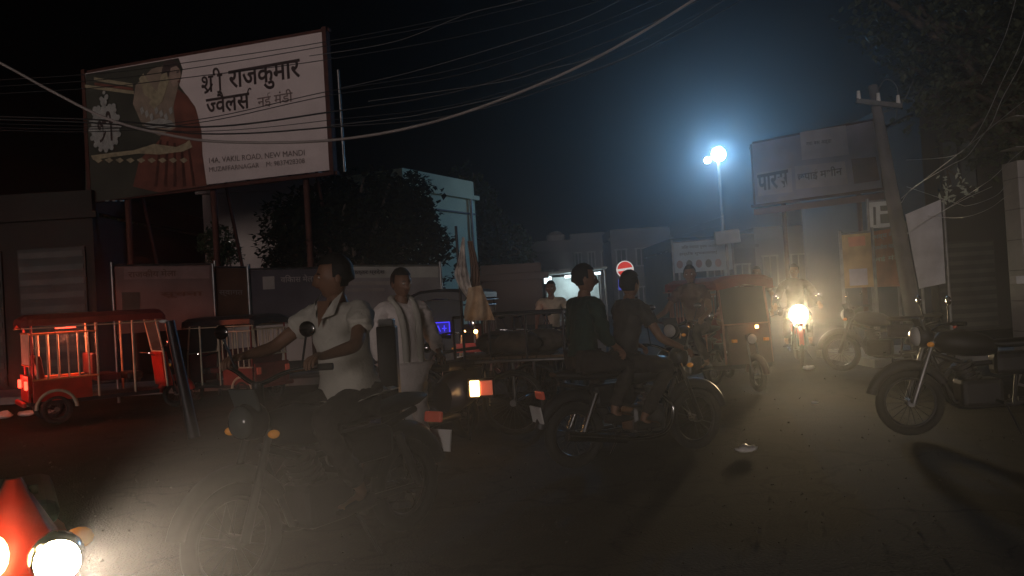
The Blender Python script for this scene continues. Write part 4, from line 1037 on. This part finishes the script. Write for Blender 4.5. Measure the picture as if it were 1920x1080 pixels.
MB().box((0, 0, .02), (.24, .24, .05), bev=.01).build('base_plate', M_DARK, gp)
sc2 = scooter('parked white and navy scooter half hidden behind the dark post', GD(792, 7.6) + Vector((0, .25, 0)), R(238), mat('scooter_white_paint', (.6, .62, .63), .35), mat('scooter_navy_paint', (.02, .03, .09), .35))
mrz = R(236)
mloc = P(628, 560, 4.6); mloc = Vector((mloc.x - .0, mloc.y, 0)) - Vector((math.cos(mrz), math.sin(mrz), 0)) * -.12
mm_ = motorcycle('motorcycle ridden towards the camera by the man in the white shirt', mloc, mrz, M_DARK)
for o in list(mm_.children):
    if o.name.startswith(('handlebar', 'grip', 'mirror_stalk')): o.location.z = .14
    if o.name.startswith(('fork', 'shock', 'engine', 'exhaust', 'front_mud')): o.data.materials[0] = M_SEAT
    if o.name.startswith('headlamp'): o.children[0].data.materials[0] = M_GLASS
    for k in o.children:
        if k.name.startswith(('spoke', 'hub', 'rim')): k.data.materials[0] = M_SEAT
MB().tube([(.44, .0, .86), (.45, 0, 1.05)], .03, 8).build('riser', M_DARK, mm_)
J = ride(.80, (.34, .33, 1.14), (.0, .2, .33), -.20, .06)
for s_, g_ in (('L', 1), ('R', -1)): J['el' + s_] = Vector((.06, g_ * .33, 1.20)); J['wr' + s_] = Vector((.27, g_ * .33, 1.17)); J['ha' + s_] = Vector((.35, g_ * .33, 1.165))
la_ = Matrix.Rotation(-mrz, 3, 'Z') @ Vector((-1, -.35, -.03))
pm, V = person('man in loose off white shirt riding a motorcycle, head turned left', mloc, mrz, J, M_WSHIRT, M_TROUS, M_SKIN, look=la_, sleeve='short', loose=1.2)
c0 = V['neck']
cm_ = MB()
for s_ in (-1, 1):
    cm_.add([c0 + Vector((.03, s_ * .085, .05)), c0 + Vector((.10, s_ * .075, .0)), c0 + Vector((.145, s_ * .02, -.10)), c0 + Vector((.12, s_ * .095, -.08))], [(0, 1, 2, 3)])
cm_.build('collar', M_WSHIRT, pm)
MB().add([c0 + Vector((.10, .055, .0)), c0 + Vector((.10, -.055, .0)), c0 + Vector((.152, 0, -.15))], [(0, 1, 2)]).build('open_neck', M_SKIN, pm)
MB().ell(V['chest'] + Vector((.145, -.09, .03)), (.008, .018, .018)).build('badge', M_SEAT, pm)

# ---- standing man in white kurta behind
g = GD(752, 6.9)
J = stand()
J['elL'] = (.02, .27, 1.14); J['wrL'] = (.20, .24, .98); J['haL'] = (.29, .20, .95)
pk, V = person('older man in white kurta with scarf standing behind the rickshaw seat', g, R(-55), J, M_KURTA, M_KURTA, M_SKIN, look=(1, .1, -.12), sleeve='long', long_shirt=True, loose=1.2, scale=.99)
sf = MB()
for s_ in (-1, 1):
    c = V['neck']
    sf.tube(crom([c + Vector((-.07, 0, .0)), c + Vector((-.02, s_ * .09, .0)), c + Vector((.12, s_ * .08, -.12)), c + Vector((.17, s_ * .07, -.35)), c + Vector((.16, s_ * .07, -.62))], 5), [.03] * 20 + [.02], 8)
sf.build('scarf', M_WSHIRT, pk)

# ---- flag cart
g = GD(958, 8.7)
fc = thing('cargo_cycle_cart', 'dark flatbed cargo cycle cart with lit rear lamp in the middle', 'cart', g, R(165))
for y in (-.48, .48): wheel(fc, -.1, y, .34, .05, 24)
bicycle_front(fc, .33, 1.05)
MB().tube([(-.1, -.5, .34), (-.1, .5, .34)], .018, 8).build('axle', M_STEEL, fc)
for k in range(8): MB().box((-.58 + k * .145, 0, .80), (.135, 1.0, .03), bev=.004).build('plank', M_WOOD, fc)
MB().tube([(-.66, -.5, .77), (.5, -.5, .77)], .02, 6).tube([(-.66, .5, .77), (.5, .5, .77)], .02, 6).tube([(-.66, -.5, .77), (-.66, .5, .77)], .02, 6).tube([(.5, -.5, .77), (.5, .5, .77)], .02, 6).tube([(-.1, -.45, .34), (-.1, -.45, .77)], .018, 6).tube([(-.1, .45, .34), (-.1, .45, .77)], .018, 6).build('frame', M_STEEL, fc)
for y in (-.5, .5):
    MB().tube([(-.66, y, 1.24), (.5, y, 1.24)], .018, 6).build('top_rail', M_DARK, fc)
    for x in (-.66, -.27, .12, .5): MB().tube([(x, y, .77), (x, y, 1.24)], .014, 6).build('rail_post', M_DARK, fc)
for k, (x, y) in enumerate(((-.3, -.15), (-.1, .2), (.2, -.1))):
    s_ = MB().ell((x, y, .93), (.26, .2, .13), 16, 10); s_.build('sack', mat('dull_jute', (.10, .08, .06), .9, 0, .3, 12, .5), fc)
# rear lamp unit: bright lens and dull red lens side by side, facing the camera
lpnt = P(902, 727, 8.0)
li = fc.matrix_world
tl = MB().box((0, 0, 0), (.26, .07, .18), bev=.01)
la = fc.rotation_euler.z
def tolocal(p, o): 
    q = Matrix.Rotation(-o.rotation_euler.z, 3, 'Z') @ (Vector(p) - Vector(o.location)); return q / o.scale[0]
q = tolocal(lpnt, fc)
hous = MB().box(q, (.27, .07, .19), (0, 0, -la), bev=.01).build('lamp_housing', M_DARK, fc)
dx = Matrix.Rotation(-la, 3, 'Z')
MB().box(q + dx @ Vector((-.062, -.045, 0)), (.095, .03, .155), (0, 0, -la), bev=.008).build('lit_lens', M_TAILW, hous)
MB().box(q + dx @ Vector((.055, -.042, 0)), (.12, .025, .145), (0, 0, -la), bev=.008).build('red_lens', mat('glowing_red_lens', (.35, .05, .035), .25, emit=(.9, .2, .1), es=.3), hous)
MB().tube([q, (q.x * .9, q.y * .9, .77)], .014, 6).build('lamp_bracket', M_DARK, fc)
lamp('rear_lamp_glow', 'POINT', q + dx @ Vector((-.06, -.12, 0)), .9, (1, .5, .2), fc, .04)
# flag pole with draped flags
g = P(874, 690, 8.25)
fp = thing('flag', 'cream and white patterned cloth flag draped round a dark pole', 'flag', g)
zt_ = P(868, 432, 8.25).z - g.z
MB().tube([(0, 0, -.75), (-.02, 0, zt_ + .05)], .014, 8).build('pole', M_DARK, fp)
def cloth(pts0, pts1, m, name, waves=3, amp=.035):
    """vertical cloth between two edge polylines"""
    a = crom(pts0, 6); b_ = crom(pts1, 6); k = len(a); nu = 14; vs = []; fs = []
    for i in range(k):
        for j in range(nu + 1):
            u = j / nu; p = a[i].lerp(b_[i], u)
            p = p + Vector((0, math.sin(u * waves * 2 * PI + i * .25) * amp * (i / k + .15), 0)); vs.append(p)
    for i in range(k - 1):
        for j in range(nu): a0 = i * (nu + 1) + j; fs.append((a0, a0 + 1, a0 + nu + 2, a0 + nu + 1))
    return MB().add(vs, fs, True).build(name, m, fp)
def q_(px, py, d=8.2): return P(px, py, d) - g
M_FW = mat('white_pattern_cloth', (.80, .74, .68), .9, 0, .3, 7, .2, dirt=(.12, .09, .08))
M_FC = mat('cream_cloth', (.70, .54, .36), .9, 0, .3, 6, .2, dirt=(.36, .23, .14))
M_FB = mat('brown_cloth_fold', (.17, .10, .07), .9, 0, .3, 6, .2)
cloth([q_(867, 444), q_(858, 490), q_(852, 515), q_(866, 545), q_(878, 560)], [q_(871, 446), q_(874, 490), q_(880, 520), q_(888, 550), q_(894, 568)], M_FW, 'white_cloth')
cloth([q_(876, 452, 8.3), q_(882, 500, 8.3), q_(880, 540, 8.3)], [q_(886, 452, 8.3), q_(898, 500, 8.3), q_(900, 540, 8.3)], M_FB, 'brown_fold')
cloth([q_(878, 540, 8.1), q_(874, 565, 8.1), q_(870, 585, 8.1), q_(872, 602, 8.1)], [q_(902, 535, 8.1), q_(912, 560, 8.1), q_(922, 585, 8.1), q_(928, 600, 8.1)], M_FC, 'cream_cloth', 2, .05)

# ---- two riders on a dark motorcycle
g = GD(1178, 6.75); rz = R(24)
m2 = motorcycle('dark motorcycle carrying two men seen from behind', g, rz, M_DARK); m2.scale = (.94,) * 3
J = ride(.82, (.34, .36, 1.0), (.0, .2, .33), -.10, .10)
person('front rider with bare forearm, in grey shirt, on the two man motorcycle', g, rz, J, M_GREY, M_TROUS, M_SKIN, look=(1, .35, 0), sleeve='short', scale=.91)
J = ride(.84, (-.30, .26, 1.02), (-.30, .22, .42), -.50, .05)
J['knL'] = Vector((-.16, .22, .86)); J['knR'] = Vector((-.16, -.22, .86))
person('pillion rider in dark green shirt seated behind another man', g, rz, J, M_GREEN, M_TROUS, M_SKIN, look=(1, -.3, 0), sleeve='long', scale=.94)

# ---- big parked motorcycle at right and others
g = G(1858, 812)
m3 = motorcycle('black parked motorcycle at the right, front wheel towards the headlamp', g + Vector((0.0, .0, 0)), R(172), M_DARK)
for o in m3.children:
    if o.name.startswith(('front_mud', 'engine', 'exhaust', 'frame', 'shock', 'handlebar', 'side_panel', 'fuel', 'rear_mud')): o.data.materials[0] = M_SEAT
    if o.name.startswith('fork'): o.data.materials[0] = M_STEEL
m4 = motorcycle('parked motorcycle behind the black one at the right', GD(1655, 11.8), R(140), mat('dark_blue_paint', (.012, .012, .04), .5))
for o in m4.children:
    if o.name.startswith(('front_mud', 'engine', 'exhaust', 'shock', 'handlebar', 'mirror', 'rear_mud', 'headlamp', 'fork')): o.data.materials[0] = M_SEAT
p0 = motorcycle('parked motorcycle nearest the flag, chrome fork facing out', GD(968, 11.6), R(-75), M_DARK, tail=True, group='motorcycles parked in a row behind the cart')
for k, (px, d, a, la) in enumerate(((1004, 11.4, -80, 'middle parked motorcycle in the row behind the cart'), (1042, 11.7, -70, 'parked motorcycle at the stall end of the row behind the cart'))):
    c = dup(p0); c.location = GD(px, d); c.rotation_euler.z = R(a); c['label'] = la
# red and white cone-like barrier under the blue sign
g = GD(876, 10.8)
t = thing('traffic_barrier', 'red and white striped folding barrier with two small lit lamps', 'barrier', g)
for s_ in (-1, 1): MB().tube([(s_ * .22, .12, 0), (s_ * .10, 0, .98)], .016, 6).tube([(s_ * .22, -.12, 0), (s_ * .10, 0, .98)], .016, 6).build('leg', M_CREAM, t)
for k, mm in enumerate((M_RED, M_WHITE, M_RED)): MB().box((0, -.05, .44 + k * .17), (.36, .02, .12)).build('board', mm, t)
for x in (-.07, .09): MB().ell((x, -.03, .99), .028, 10, 8).build('warning_lamp', M_TAILW, t)
lamp('warning_glow', 'POINT', (0, -.16, 1.0), .5, (1, .35, .2), t, .04)

# ---- people further back
g = GD(1034, 12.6)
person('slim person in pale clothes standing in front of the lit stall', g, R(-100), stand(), M_CREAM, M_PINK, M_SKIN, look=(1, 0, 0), long_shirt=True, scale=.95)
g = GD(1290, 10.9)
m5 = motorcycle('motorcycle with a rider in brown left of the red roofed rickshaw', g, R(-130), M_DARK)
person('rider in brown shirt waiting in front of the red roofed rickshaw', g, R(-130), ride(.80, (.34, .36, 1.0), (.0, .2, .33), -.22, .10), M_BROWN, M_TROUS, look=(1, .4, 0))
g = GD(1422, 15)
person('pedestrian in dark brown walking left of the oncoming headlamp', g, R(-120), stand(), M_BROWN, M_TROUS, look=(1, 0, 0), scale=1)

# leaning dark post left with a bright tip
g = G(352, 742); tp = P(318, 602, 9.4)
t = thing('bamboo_pole', 'dark leaning pole with a white cap left of the handlebar', 'pole', GD(350, 9.4))
v = tp - Vector(t.location)
MB().tube([(0, 0, 0), v], [.07, .055], 10).build('shaft', M_DARK, t)
MB().ell(v + Vector((-.06, -.02, .0)), (.055, .03, .02)).build('cap', M_WHITE, t)

# ---- litter
def bag(label, px, py, s_, m=M_WHITE, name='plastic_bag', group='pale plastic litter on the road'):
    g = G(px, py); vs = []; n_ = 12; mb = MB(); sd = random.random() * 50
    mb.ell((0, 0, s_ * .32), (s_, s_ * .7, s_ * .34), 14, 8)
    for v in mb.v:
        k = 1 + .55 * noise.noise(Vector(v) * (2.2 / s_) + Vector((sd, 0, 0))); v.x *= k; v.y *= k; v.z = max(.002, v.z * k)
    o = mb.build(name, m); o.location = g; o['label'] = label; o['category'] = 'plastic bag'; o['group'] = group
M_BAG = mat('crumpled_white_plastic', (.75, .74, .72), .4, 0, .15, 20, .4)
bag('crumpled white plastic bag under the rear of the red rickshaw', 88, 782, .17, M_BAG)
bag('smaller white bag left of the bag under the red rickshaw', 50, 780, .13, M_BAG)
bag('white plastic bag at the very left edge of the road', 6, 785, .15, M_BAG)
bag('small white scrap beside the left rickshaw tail', 46, 732, .07, M_BAG)
bag('pale scrap below the oncoming headlamp, left one', 1517, 693, .09, M_BAG)
bag('pale scrap below the oncoming headlamp, right one', 1592, 687, .07, M_BAG)
bag('flat white scrap alone on the dark road at right', 1398, 848, .085, M_BAG)
bag('tiny scrap on the road short of the right motorcycle', 1528, 757, .035, M_BAG)
bag('flat white scrap on the road under the handlebar', 430, 722, .2, M_BAG)
bag('tiny bright scrap below the cycle rickshaw pedals', 537, 783, .04, M_BAG)
